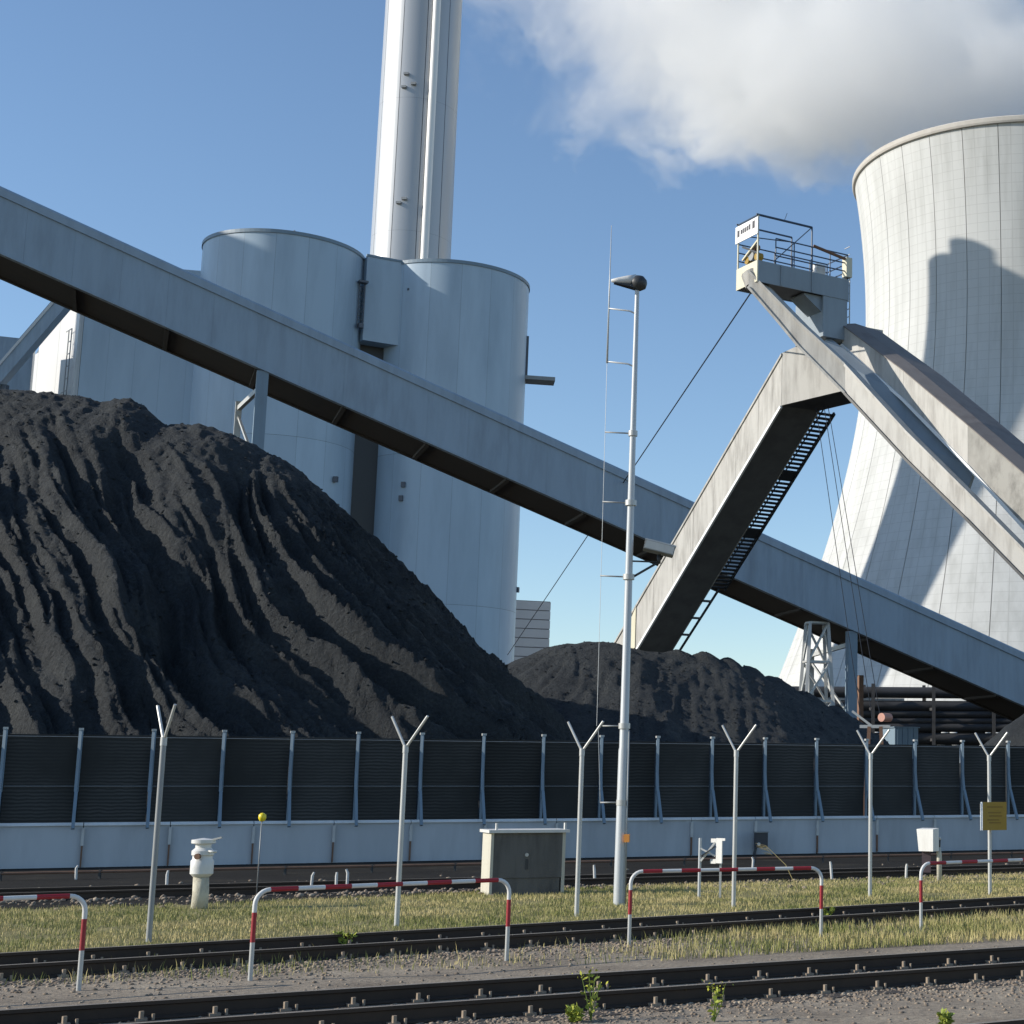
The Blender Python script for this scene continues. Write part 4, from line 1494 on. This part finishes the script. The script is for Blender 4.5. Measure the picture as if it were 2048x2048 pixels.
# ------------------------------------------------------------------ Y-topped fence posts
ypl = ['leftmost galvanised Y-topped post, dull grey, left of the white instrument post',
       'galvanised Y-topped post rising behind the left striped barrier',
       'galvanised Y-topped post between the concrete cabinet and the light mast',
       'galvanised Y-topped post beside the white trackside sign',
       'galvanised Y-topped post between barrier gap and white box',
       'galvanised Y-topped post carrying the yellow board']
ysrc = None
for i, (u, vb, vt, l_, r_) in enumerate(((297, 1885, 1474, 0, 0), (793, 1853, 1490, 0, 0), (1153, 1835, 1497, 0, 0), (1467, 1815, 1500, 0, 0), (1740, 1795, 1506, 0, 0), (1980, 1790, 1510, 0, 0))):
    b = gz(u, vb)
    r = ray(u, vt)
    h = CAMH + r.z * (b.y / r.y)
    t = thing('security_post', ypl[i], 'post', b, 'Y-topped fence posts')
    MB().tube([(0, 0, -.05), (0, 0, h)], .038, 10).build('pole', M['galv'] if i else M['galv_dark'], t, True, origin=(0, 0, 0), autos=True)
    A = Vector((.93, -.37, 0)) if i else Vector((.72, -.69, 0))
    for sg in (-1, 1):
        MB().tube([Vector((0, 0, h - .05)), A * ((.30 if i == 0 else .34 + .05 * sg) * sg) + Z * (h + .44)], .021, 8).build('arm', M['galv'], t, True, origin=(0, 0, 0), autos=True)
    MB().tube([(0, 0, h - .12), (0, 0, h + .0)], .044, 10).build('collar', M['galv'], t, True, origin=(0, 0, 0), autos=True)
    if i == 5:
        yp = t

# yellow board on the last post
yb = parent_base(yp)
ys = thing('yellow_board', 'yellow warning board with faint writing on the rightmost Y-topped post', 'sign', yb + Vector((0, -.06, 1.0)))
F2, E2 = Vector((.93, .36, 0)), Vector((-.36, .93, 0))
z0, z1 = CAMH + ray(1980, 1660).z * yb.y / ray(1980, 1660).y, CAMH + ray(1980, 1604).z * yb.y / ray(1980, 1604).y
MB().obox(yb - F2 * .22 - E2 * .16, F2, .52, E2, .09, z0, z1).build('board', M['yellow'], ys)
MB().obox(yb - F2 * .225 - E2 * .165, F2, .012, E2, .1, z0 - .003, z1 + .003).build('lit_edge', M['sign_white'], ys)  # sunlit left edge of the board painted as a white strip
for k, (x0, x1, zz) in enumerate(((.10, .44, .80), (.12, .40, .60), (.14, .42, .48), (.10, .36, .34), (.14, .40, .24))):
    MB().obox(yb + F2 * (x0 - .22) - E2 * .163, F2, x1 - x0, E2, .002, z0 + (z1 - z0) * zz, z0 + (z1 - z0) * (zz + .05)).build('text_line', worn('faded_print', (0.26, 0.155, 0.018), .6), ys)

# ------------------------------------------------------------------ striped barriers
def barrier(pa, pb, label, left_post=True, right_post=True, h=.97):
    t = thing('striped_barrier', label, 'barrier', pa, 'red and white tube barriers')
    dv = (pb - pa)
    L = dv.length
    dv.normalize()
    R_, bend = .025, .16
    def post(p, sg):
        q = [p - Z * .05, p + Z * (h - .56)]
        MB().tube(q, R_, 10).build('post_foot', M['galv'], t, True, autos=True)
        MB().tube([p + Z * (h - .56), p + Z * (h - .24)], R_ + .001, 10).build('red_band', M['red'], t, True, autos=True)
        arc = [p + Z * (h - .24)]
        for k in range(7):
            a = math.pi / 2 * k / 6
            arc.append(p + dv * sg * bend * (1 - math.cos(a)) + Z * (h - bend + bend * math.sin(a)))
        MB().tube(arc, R_, 10).build('bend', M['white'], t, True, autos=True)
    if left_post:
        post(pa, 1)
    if right_post:
        post(pb, -1)
    a, b = pa + dv * bend + Z * h, pb - dv * bend + Z * h
    n = max(3, int(round((b - a).length / .30)) | 1)
    for k in range(n):
        MB().tube([a.lerp(b, k / n), a.lerp(b, (k + 1) / n)], R_ + (.0008 if k % 2 == 0 else 0), 10).build('red_band' if k % 2 == 0 else 'white_band', M['red'] if k % 2 == 0 else M['white'], t, True, autos=True)
    return t


b1 = gz(157, 1982)
bdirv = (gz(500, 1962) - b1)
bdirv.normalize()
barrier(b1 - RRD * 3.1, b1, 'red and white barrier cut off by the left edge of the picture')
barrier(gz(500, 1962), gz(1013, 1922), 'red and white barrier in front of the concrete cabinet')
barrier(gz(1258, 1892), gz(1642, 1878), 'red and white barrier right of the light mast')
barrier(gz(1842, 1862), gz(1842, 1862) + RRD * 3.1, 'red and white barrier cut off by the right edge of the picture')

# ------------------------------------------------------------------ light mast
mb_ = gz(1238, 1812)
def mz(v, u=1250):
    r = ray(u, v)
    return CAMH + r.z * (mb_.y / r.y)
mh = mz(572, 1282)
lm = thing('light_mast', 'tall pale tapering light mast with lamp, floodlight and side antenna', 'mast', mb_)
MB().tube([(0, 0, -.1), (0, 0, mz(1500)), (0, 0, mz(1495)), (0, 0, mz(1000)), (0, 0, mh)], [.105, .09, .08, .062, .04], 14).build('pole', M['mast'], lm, True, origin=(0, 0, 0), autos=True)
AX = Vector((-.94, -.34, 0))
# lamp: a ball housing with a flat reflector wing to the left
lh_ = MB()
lh_.lathe([(0, .15), (.10, .13), (.155, .06), (.165, 0), (.14, -.09), (.05, -.14), (0, -.15)], c=(.02, 0, mh + .05), seg=16)
lh_.build('lamp_housing', M['dark'], lm, True, origin=(0, 0, 0))
w0 = Vector((0, 0, mh + .02))
sd = Vector((-AX.y, AX.x, 0))
MB().hexa([w0 + sd * .10 - Z * .09, w0 + AX * .44 + sd * .05 - Z * .02, w0 + AX * .44 - sd * .05 - Z * .02, w0 - sd * .10 - Z * .09,
           w0 + sd * .10 - Z * .02, w0 + AX * .44 + sd * .05 - Z * .005, w0 + AX * .44 - sd * .05 - Z * .005, w0 - sd * .10 - Z * .02]).build('lamp_glass', M['dark'], lm, origin=(0, 0, 0))
MB().tube([w0 + AX * .49 + Z * .03, w0 + AX * .36 + Z * .05, w0 + AX * .2 + Z * .075, w0 + AX * .03 + Z * .095], [.03, .06, .085, .11], 12).build('lamp_cover', M['white'], lm, True, origin=(0, 0, 0))
# antenna rod and its arms
RX = Vector((-1, -.06, 0)).normalized() * .52
zr0, zr1 = mz(727, 1218), mz(452, 1228)
MB().tube([RX + Z * zr0, RX + Z * (zr0 * .5 + zr1 * .5), RX * 1.0 + Z * zr1], [.02, .014, .006], 8).build('antenna_rod', M['mast'], lm, True, origin=(0, 0, 0))
for v in (622, 728):
    zz = mz(v)
    MB().tube([Vector((0, 0, zz - .06)), RX * .25 + Z * zz, RX + Z * (zz + .04)], .016, 8).build('antenna_arm', M['mast'], lm, True, origin=(0, 0, 0))
for v in (867, 1006, 1154, 1452, 1605):
    zz = mz(v)
    MB().tube([Vector((0, 0, zz)), RX * (1.0 if v < 1400 else .75) + Z * (zz + (.02 if v < 1400 else 0))], .014, 8).build('spacer_arm', M['galv_dark'], lm, True, origin=(0, 0, 0))
    MB().tube([(0, 0, zz - .05), (0, 0, zz + .05)], .105 if v > 1000 else .085, 12).build('clamp', M['galv'], lm, True, origin=(0, 0, 0), autos=True)
MB().tube([RX + Z * mz(728), RX * .98 + Z * mz(1000), RX * .95 + Z * mz(1452)], .0045, 5).build('down_wire', M['cable_grey'], lm, origin=(0, 0, 0))
MB().tube([RX * .75 + Z * mz(1605), RX * .9 + Z * mz(1452)], .006, 5).build('down_wire', M['cable_grey'], lm, origin=(0, 0, 0))
MB().tube([Vector((.115, -.06, 0.05)), Vector((.105, -.06, mz(1660))), Vector((.10, -.06, mz(1460)))], .014, 8).build('conduit', M['galv_dark'], lm, True, origin=(0, 0, 0))
MB().box((.125, -.10, mz(1676)), (.045, 0, 0), (0, .04, 0), (0, 0, .07)).build('switch_box', M['orange'], lm, origin=(0, 0, 0))
# floodlight on a bracket
zf, zk = mz(1122), mz(1148)
FX = Vector((.55, .15, 0))
MB().tube([Vector((0, 0, zk - .1)), FX * .95 + Z * zf], .022, 8).build('flood_bracket', M['dark'], lm, True, origin=(0, 0, 0))
MB().tube([Vector((0, 0, zf)), FX * .95 + Z * (zf - .0)], .016, 8).build('flood_bracket', M['dark'], lm, True, origin=(0, 0, 0))
MB().tube([FX * .95 + Z * (zf - .03), FX * .95 + Z * (zf + .14)], .035, 8).build('flood_stem', M['dark'], lm, True, origin=(0, 0, 0))
fc = FX * .95 + Z * (zf + .25)
ex_, ey_ = Vector((.95, .2, -.22)).normalized(), Vector((-.2, .95, 0)).normalized()
ez_ = ex_.cross(ey_)
MB().box(fc, ex_ * .28, ey_ * .2, ez_ * .085).build('floodlight', M['galv_dark'], lm, origin=(0, 0, 0))
MB().box(fc - ey_ * .205, ex_ * .26, ey_ * .006, ez_ * .07).build('flood_glass', M['galv'], lm, origin=(0, 0, 0))
MB().box(fc + ez_ * .09, ex_ * .29, ey_ * .21, ez_ * .012).build('flood_lid', M['mast'], lm, origin=(0, 0, 0))

# ------------------------------------------------------------------ concrete cabinet
cb_ = gz(958, 1793)
cab = thing('concrete_cabinet', 'stained grey concrete cabinet with pale side and flat slab roof', 'cabinet', cb_)
F3 = Vector((.95, .31, 0)).normalized()
E3 = Vector((-F3.y, F3.x, 0))
cfr = gz(978, 1793)
E3 = Vector((-.42, .907, 0))
W_, Dp, Hc = 1.36, .90, 1.20
o = flat(cfr)
MB().obox(o + F3 * .05, F3, W_ - .05, E3, .06, .34, Hc).build('front_slab', M['cab'], cab)
MB().obox(o + F3 * .03 + E3 * .02, F3, W_ - .06, E3, .08, -.05, .335).build('plinth', M['cab'], cab)
MB().obox(o - E3 * .03, F3, .10, E3, Dp, -.05, Hc).build('side_slab', M['cab_side'], cab) if False else None
MB().obox(o - F3 * .005, F3, .054, E3, Dp, -.05, Hc).build('side_slab', M['cab_side'], cab)
MB().obox(o + F3 * (W_ - .0), F3, .06, E3, Dp, -.05, Hc).build('side_slab', M['cab_side'], cab)
MB().obox(o + F3 * .06 + E3 * (Dp - .06), F3, W_ - .07, E3, .06, -.05, Hc).build('back_slab', M['cab'], cab)
MB().obox(o - F3 * .06 - E3 * .07, F3, W_ + .18, E3, Dp + .12, Hc + .003, Hc + .06).build('roof_slab', M['wall_cap'], cab)
for q in (.07, W_ + .02):
    MB().obox(o + F3 * q - E3 * .05, F3, .035, E3, .08, Hc + .06, Hc + .19).build('lifting_lug', M['wall_cap'], cab)
MB().tube([o + F3 * .68 - E3 * .03 + Z * .78, o + F3 * .68 - E3 * .0 + Z * .78], .035, 12).build('lock', M['galv'], cab)
MB().obox(o + F3 * .66 - E3 * .012, F3, .05, E3, .012, .50, .70).build('handle', M['dark'], cab)

# ------------------------------------------------------------------ trackside things
ib = gz(398, 1818)
ip = thing('instrument_post', 'flaking concrete stub post with white round instrument head', 'instrument', ib)
MB().tube([(0, 0, -.05), (.01, 0, .25), (-.005, .005, .55)], [.14, .135, .13], 12).build('stub_post', worn('flaking_concrete', (0.58, 0.54, 0.42), .9, 0, (0.12, 0.10, 0.08), .95, (1, 1, 4), 7, bump=.5), ip, True, origin=(0, 0, 0))
MB().lathe([(.0, .55), (.14, .55), (.19, .60), (.19, .70), (.19, .82), (.165, .85), (.165, .90), (.185, .92), (.185, .99), (.13, 1.04), (.13, 1.10), (.20, 1.12), (.20, 1.18), (.0, 1.21)], seg=20).build('instrument_head', M['white'], ip, True, origin=(0, 0, 0), autos=True)
MB().bar((.08, 0, 1.16), (.34, -.05, 1.22), .05, .03).build('weather_vane', M['galv_dark'], ip, origin=(0, 0, 0))
MB().tube([(.12, -.1, .98), (.28, -.12, .98)], .022, 8).build('side_probe', M['white'], ip, True, origin=(0, 0, 0))
MB().tube([(.0, -.18, .90), (.0, -.24, .90)], .05, 12).build('gauge', M['rust'], ip, origin=(0, 0, 0))

ym = gz(513, 1790)
ymt = thing('marker_pole', 'thin marker pole topped by a yellow ball, by the wall', 'pole', ym)
yz = CAMH + ray(517, 1640).z * ym.y / ray(517, 1640).y
MB().tube([(0, 0, -.05), (0.01, 0, yz)], .013, 8).build('pole', M['galv_dark'], ymt, True, origin=(0, 0, 0))
mbp = MB().lathe([(0, -.085), (.05, -.07), (.075, -.01), (.07, .05), (.03, .085), (0, .09)], c=(.015, 0, yz + .05), seg=14)
mbp.build('ball', M['yellow_ball'], ymt, True, origin=(0, 0, 0))

sg = gz(1398, 1797)
st_ = thing('trackside_sign', 'small white bracketed trackside sign plate on a thin post', 'sign', sg)
zz = lambda v: CAMH + ray(1398, v).z * sg.y / ray(1398, v).y
MB().tube([(0, 0, -.05), (0, 0, zz(1676))], .03, 10).build('post', M['mast'], st_, True, origin=(0, 0, 0), autos=True)
k_ = sg.y / FPX
x0, x1 = (1422 - 1398) * k_, (1441 - 1398) * k_
def plate(xa, xb, va, vb, nm):
    o = Vector((x0, -.02, 0))
    MB().obox(o + F5 * (xa - x0) * 1.2, F5, (xb - xa) * 1.2, E5, .025, zz(va), zz(vb)).build(nm, M['white'], st_, origin=(0, 0, 0))
F5, E5 = Vector((.82, -.57, 0)), Vector((.57, .82, 0))
plate(x0 + .08, x1 + .02, 1726, 1676, 'plate')
plate(x0 - .03, x0 + .077, 1685, 1677, 'plate_tab')
plate(x0 - .04, x0 + .077, 1727, 1718, 'plate_tab')
plate(x1 + .023, x1 + .08, 1681, 1676, 'plate_tab')
MB().bar((0.02, -.02, zz(1722)), (x0 + .06, -.04, zz(1684)), .035).build('arm', M['white'], st_, origin=(0, 0, 0))
MB().bar((0.02, -.02, zz(1697)), (x0 + .06, -.03, zz(1712)), .03).build('arm', M['white'], st_, origin=(0, 0, 0))
MB().bar((0.03, -.05, zz(1712)), (x0 + .07, -.06, zz(1692)), .05, .02).build('arm', M['dark'], st_, origin=(0, 0, 0))
MB().bar((x1 - .02, -.01, zz(1727)), (x1 - .02, -.01, 0), .04).build('post', M['galv'], st_, origin=(0, 0, 0))

wb0 = gz(1876, 1763)
wbx = thing('meter_box', 'white meter box on a stub post near the right end of the wall', 'box', wb0)
zz2 = lambda v: CAMH + ray(1860, v).z * wb0.y / ray(1860, v).y
k2 = wb0.y / FPX
F4, E4 = Vector((.93, -.36, 0)), Vector((.36, .93, 0))
F4, E4 = Vector((.80, -.60, 0)), Vector((.60, .80, 0))
o = Vector((-(1876 - 1834) * k2, 0, 0))
MB().hexa([o + F4 * .06 + Z * zz2(1702), o + F4 * .46 + Z * zz2(1702), o + F4 * .46 + E4 * .22 + Z * zz2(1702), o + F4 * .06 + E4 * .22 + Z * zz2(1702),
           o + Z * zz2(1658), o + F4 * .46 + Z * zz2(1658), o + F4 * .46 + E4 * .22 + Z * zz2(1656), o + E4 * .22 + Z * zz2(1656)]).build('box', M['white'], wbx, origin=(0, 0, 0))
MB().abox(o.x + .12, o.x + .32, .0, .14, zz2(1745), zz2(1701.5)).build('box_stand', worn('brown_purple_steel', (.10, .07, .08), .8), wbx, origin=(0, 0, 0))
MB().tube([(0.03, 0, -.05), (.03, 0, zz2(1712)), (.01, 0, zz2(1695))], .06, 10).build('stub_post', M['cab_side'], wbx, True, origin=(0, 0, 0))
MB().tube([(.0, 0, zz2(1700)), (.02, 0, zz2(1680))], .05, 10).build('sensor', M['dark'], wbx, True, origin=(0, 0, 0))
MB().tube([(.02, 0, zz2(1679)), (.04, 0, zz2(1672))], [.055, .02], 10).build('sensor_cap', M['galv'], wbx, True, origin=(0, 0, 0))

db = onpl(1522, 1680, FG0 - N * .6, N)
dbx = thing('dark_switch_box', 'dark grey switch box on a post in front of the wall', 'box', (db.x, db.y, 0))
zc_ = db.z
MB().box((db.x, db.y, zc_), D * .19, N * .1, Z * .23).build('box', worn('dark_box', (.055, .055, .06), .6), dbx)
MB().box(Vector((db.x, db.y, zc_ + .24)), D * .21, N * .13, Z * .015).build('lid', M['galv_dark'], dbx)
MB().tube([Vector((db.x, db.y, zc_ - .12)) - D * .12 - N * .11, Vector((db.x, db.y, zc_ - .12)) - D * .12 - N * .15], .05, 10).build('gauge', M['white'], dbx)
MB().bar(Vector((db.x, db.y, 0)) - D * .22, Vector((db.x, db.y, zc_ - .2)) - D * .16, .08).build('post', M['dark'], dbx)

stakes = [(152, 1745, 'pale'), (622, 1764, ''), (672, 1770, ''), (1085, 1735, ''), (1190, 1755, ''), (1505, 1728, ''), (1664, 1745, ''), (1812, 1745, ''), (333, 1770, ''), (694, 1762, '')]
ref = ['left of the leftmost Y-post', 'under the left barrier rail', 'beside the left barrier rail', 'right of the concrete cabinet', 'left of the light mast', 'below the dark switch box',
       'right of the striped barrier end', 'left of the white meter box', 'between Y-post and instrument post', 'behind the left barrier']
for (u, v, _), r_ in zip(stakes, ref):
    p = gz(u, v + 14)
    h = random.uniform(.30, .48)
    o = MB().tube([(0, 0, -.03), (random.uniform(-.03, .03), 0, h * .8), (random.uniform(-.05, .05), 0, h)], [.03, .03, .022], 8).build('marker_stake', M['wall_cap'], None, True, origin=(0, 0, 0), autos=True)
    o.location = p
    tag(o, 'short pale marker stake in the dark strip ' + r_, 'stake', 'marker stakes')

# ------------------------------------------------------------------ stones, grass, weeds
ICO = None
def stones(name, n, sampler, smin_, smax_, label=None):
    bm = bmesh.new()
    bmesh.ops.create_icosphere(bm, subdivisions=1, radius=1.0)
    bv = np.array([v.co for v in bm.verts])
    bf = np.array([[v.index for v in f.verts] for f in bm.faces])
    bm.free()
    P = sampler(n)
    n = len(P)
    sz = rng.uniform(0, 1, n) ** 2.2 * (smax_ - smin_) + smin_
    ang = rng.uniform(0, 6.28, n)
    sq = rng.uniform(.55, 1.0, (n, 3)) * np.array([1.15, 1.15, .75])
    jit = 1 + rng.uniform(-.22, .22, (n, len(bv)))
    V = bv[None] * jit[..., None] * sq[:, None, :] * sz[:, None, None]
    c, s = np.cos(ang), np.sin(ang)
    X = V[..., 0] * c[:, None] - V[..., 1] * s[:, None]
    Y = V[..., 0] * s[:, None] + V[..., 1] * c[:, None]
    V = np.stack([X + P[:, 0:1], Y + P[:, 1:2], V[..., 2] + P[:, 2:3] + sz[:, None] * .25], -1)
    F = bf[None] + (np.arange(n) * len(bv))[:, None, None]
    return raw_mesh(name, V.reshape(-1, 3), F.reshape(-1, 3), M['stone'])


def raw_mesh(name, co, tri, m, tint=None):
    me = bpy.data.meshes.new(name)
    me.vertices.add(len(co))
    me.vertices.foreach_set('co', co.astype(np.float32).ravel())
    k = tri.shape[1]
    me.loops.add(tri.size)
    me.loops.foreach_set('vertex_index', tri.astype(np.int32).ravel())
    me.polygons.add(len(tri))
    me.polygons.foreach_set('loop_start', np.arange(0, tri.size, k, dtype=np.int32))
    me.update(calc_edges=True)
    me.materials.append(m)
    if tint is not None:
        a = me.attributes.new('tint', 'FLOAT', 'POINT')
        a.data.foreach_set('value', tint.astype(np.float32))
    o = bpy.data.objects.new(name, me)
    COL.objects.link(o)
    return o


def band(base, dirv, nrm, s0, s1, specs):
    """points along a track: specs = list of (centre offset, spread, weight)"""
    w = np.array([q[2] for q in specs], float)
    w /= w.sum()
    def f(n):
        k = rng.choice(len(specs), n, p=w)
        s = rng.uniform(s0, s1, n)
        off = np.array([q[0] for q in specs])[k] + rng.normal(0, 1, n) * np.array([q[1] for q in specs])[k]
        keep = np.ones(n, bool)
        for r in (0, 1.505):
            keep &= np.abs(off - r) > .085
        s, off = s[keep], off[keep]
        return np.stack([base.x + dirv.x * s + nrm.x * off, base.y + dirv.y * s + nrm.y * off, np.zeros(len(s))], -1)
    return f


def lumps(n, fn, s0, s1, w0, w1, smin_, smax_, parent, fr):
    S, W = rng.uniform(s0, s1, n), rng.uniform(w0, w1, n)
    H = fn(S.copy(), W.copy())
    k = H > .5
    S, W, H = S[k], W[k], H[k]
    P = np.stack([fr[0].x + fr[1].x * S + fr[2].x * W, fr[0].y + fr[1].y * S + fr[2].y * W, H - .01], -1)
    o = stones('coal_lumps', n, lambda m: P, smin_, smax_)
    o.data.materials.clear()
    o.data.materials.append(M['coal'])
    o.parent = parent
    o['kind'] = 'stuff'


lumps(7000, main_heap, RS - 28, RS + 18, -20, 2, .02, .085, big_heap, FH)
lumps(3000, small_heap, c2s[0] - 6, c2s[-1] + 3, -14, 1, .02, .08, mid_heap, FH2)
tag(stones('ballast_stones', 26000, band(RF0, RFD, RFN, -4, 15, [(.75, .35, 2.5), (1.78, .16, 2.6), (2.2, .35, 1.6), (-.3, .15, .5), (-.9, .5, .5), (2.9, .7, .8)]), .006, .030), 'loose grey ballast stones along the front railway track', 'gravel', kind='stuff')
tag(stones('ballast_stones', 22000, band(RR0, RRD, RRN, -6, 20, [(.75, .35, 1.6), (1.80, .16, 2.2), (2.2, .45, 1.8), (2.9, .7, 1.0)]), .007, .036), 'loose brownish ballast stones along the second railway track', 'gravel', kind='stuff')
tag(stones('ballast_stones', 5000, band(flat(w3), D, -N, -6, 34, [(.5, 1.2, 2), (-1, 1.5, 2)]), .02, .07), 'dark loose stones around the siding behind the verge', 'gravel', kind='stuff')


def blades(name, P, hmin, hmax, wmin, wmax, m, label, lean=.45, tintbias=None):
    n = len(P)
    h = rng.uniform(0, 1, n) ** 1.5 * (hmax - hmin) + hmin
    w = rng.uniform(wmin, wmax, n)
    a = rng.uniform(0, 2 * np.pi, n)
    b = rng.uniform(0, 2 * np.pi, n)
    ln = rng.uniform(.05, lean, n) * h
    dx, dy = np.cos(a) * w, np.sin(a) * w
    lx, ly = np.cos(b) * ln, np.sin(b) * ln
    z0 = P[:, 2]
    v0 = np.stack([P[:, 0] - dx, P[:, 1] - dy, z0], -1)
    v1 = np.stack([P[:, 0] + dx, P[:, 1] + dy, z0], -1)
    v2 = np.stack([P[:, 0] + dx * .7 + lx * .4, P[:, 1] + dy * .7 + ly * .4, z0 + h * .6], -1)
    v3 = np.stack([P[:, 0] - dx * .7 + lx * .4, P[:, 1] - dy * .7 + ly * .4, z0 + h * .6], -1)
    v4 = np.stack([P[:, 0] + lx, P[:, 1] + ly, z0 + h], -1)
    co = np.stack([v0, v1, v2, v3, v4], 1).reshape(-1, 3)
    i = np.arange(n) * 5
    tri = np.concatenate([np.stack([i, i + 1, i + 2], -1), np.stack([i, i + 2, i + 3], -1), np.stack([i + 3, i + 2, i + 4], -1)])
    patch = fbm(P[:, 0] * .9, P[:, 1] * .9, 3, 201)
    t = np.clip(rng.normal(.0, .22, n) + (patch - .5) * 1.6 + (.55 if tintbias is None else tintbias), 0, 1)
    o = raw_mesh(name, co, tri, m, np.repeat(t, 5))
    return tag(o, label, 'grass', kind='stuff')


def quad_samp(n, fr, bk, z):
    u, v = rng.uniform(0, 1, n), rng.uniform(0, 1, n)
    def lerp(pl, k):
        q = np.array([[p.x, p.y] for p in pl])
        x = np.linspace(0, 1, len(q))
        return np.stack([np.interp(k, x, q[:, 0]), np.interp(k, x, q[:, 1])], -1)
    p = lerp(fr, u) * (1 - v)[:, None] + lerp(bk, u) * v[:, None]
    return np.concatenate([p, np.full((n, 1), z)], 1), u, v


P, u_, v_ = quad_samp(200000, [flat(RR0 - RRD * 5 - RRN * .25), flat(RR1 + RRD * 5 - RRN * .25)], [gz(u, v) for u, v in ((-200, 1833), (0, 1822), (500, 1806), (950, 1787), (1300, 1772), (1800, 1758), (2200, 1736))], .006)
keep = fbm(P[:, 0] * 1.4, P[:, 1] * 1.4, 3, 210) + rng.uniform(-.25, .25, len(P)) > .40
P = P[keep]
blades('verge_grass', P, .02, .09, .003, .006, M['grass'], 'dry yellow-green grass on the verge behind the second track')
# sparse growth between the tracks, thicker towards the right
fr = [gz(u, v) for u, v in ((0, 1975), (700, 1950), (1300, 1925), (1700, 1900), (2150, 1876))]
bk = [gz(u, v) for u, v in ((0, 1950), (700, 1905), (1300, 1870), (1700, 1850), (2150, 1822))]
P, u_, v_ = quad_samp(60000, fr, bk, .006)
den = np.clip((u_ - .42) * 2.3, .05, 1) * fbm(P[:, 0] * 1.2, P[:, 1] * 1.2, 3, 220)
P = P[rng.uniform(0, .62, len(P)) < den]
blades('track_grass', P, .03, .16, .003, .007, M['grass'], 'sparse green and straw grass between the two tracks on the right', tintbias=.42)


def weed(u, v, h, n, label, spread=.25, flower=True, leafy=1.0):
    base = gz(u, v)
    t = thing('weed', label, 'plant', base, 'yellow-green weeds along the front track')
    st, lf = MB(), []
    co, tri, tint = [], [], []
    for k in range(n):
        a = random.uniform(0, 6.28)
        hh = h * random.uniform(.65, 1.0)
        top = Vector((math.cos(a) * spread * random.uniform(.2, 1) * hh, math.sin(a) * spread * random.uniform(.2, 1) * hh, hh))
        midp = top * .5 + Vector((random.uniform(-.02, .02), random.uniform(-.02, .02), 0))
        st.tube([Vector((0, 0, 0)), midp, top], [.006, .005, .003], 5)
        for j in range(int(15 * leafy)):
            q = random.random() ** .6
            p = Vector((0, 0, 0)).lerp(top, q) if not flower or j % 3 else top + Vector((random.gauss(0, .045), random.gauss(0, .045), random.gauss(0, .022)))
            l = random.uniform(.015, .04) if flower and j % 3 == 0 else random.uniform(.03, .075)
            d1 = Vector((random.gauss(0, 1), random.gauss(0, 1), random.gauss(.35, .5))).normalized()
            d2 = d1.cross(Vector((random.gauss(0, 1), random.gauss(0, 1), random.gauss(0, 1)))).normalized() * l * .28
            b = len(co)
            co += [p, p + d1 * l * .5 + d2, p + d1 * l, p + d1 * l * .5 - d2]
            tri.append((b, b + 1, b + 2, b + 3))
            tv = random.uniform(.55, 1) if (flower and j % 3 == 0) else random.uniform(0, .55)
            tint += [tv] * 4
    st.build('stem', M['weed'], t, origin=(0, 0, 0))
    o = raw_mesh('leaves', np.array([tuple(c) for c in co]), np.array(tri), M['weed'], np.array(tint))
    o.parent = t


weed(1182, 2042, .46, 5, 'tall yellow-flowered weed before the front rail, bottom centre', .35)
weed(1150, 2046, .14, 9, 'low leafy weed tuft at the foot of the tall weed', .9, False, 1.6)
weed(1428, 2044, .36, 5, 'upright weed with yellow heads, right of bottom centre', .3)
weed(1363, 2004, .13, 4, 'tiny weed sprig at the front rail', .5)
weed(1890, 2058, .14, 8, 'low bright weed tuft near the bottom right corner', .9, False, 1.4)
weed(1655, 1838, .20, 7, 'bright green weed clump on the second track', .8, False, 1.3)
weed(690, 1895, .22, 6, 'pale weed clump on the second track at left', .8, False, 1.0)
# dry reed leaning on the verge
rb0 = gz(1600, 1790)
rd = thing('dry_reed', 'single dry reed leaning left over the verge grass', 'plant', rb0)
rtop = Vector((-.70, .1, .95))
MB().tube([(0, 0, 0), tuple(rtop * .5 + Vector((.06, 0, .1))), tuple(rtop)], [.008, .007, .004], 6).build('stem', M['dry'], rd, origin=(0, 0, 0))
for k in range(14):
    p = rtop * (.80 + .015 * k)
    MB().bar(p, p + Vector((-.12 - .006 * k, random.uniform(-.03, .03), random.uniform(.0, .07))), .012, .004).build('seed_leaf', M['dry'], rd, origin=(0, 0, 0))
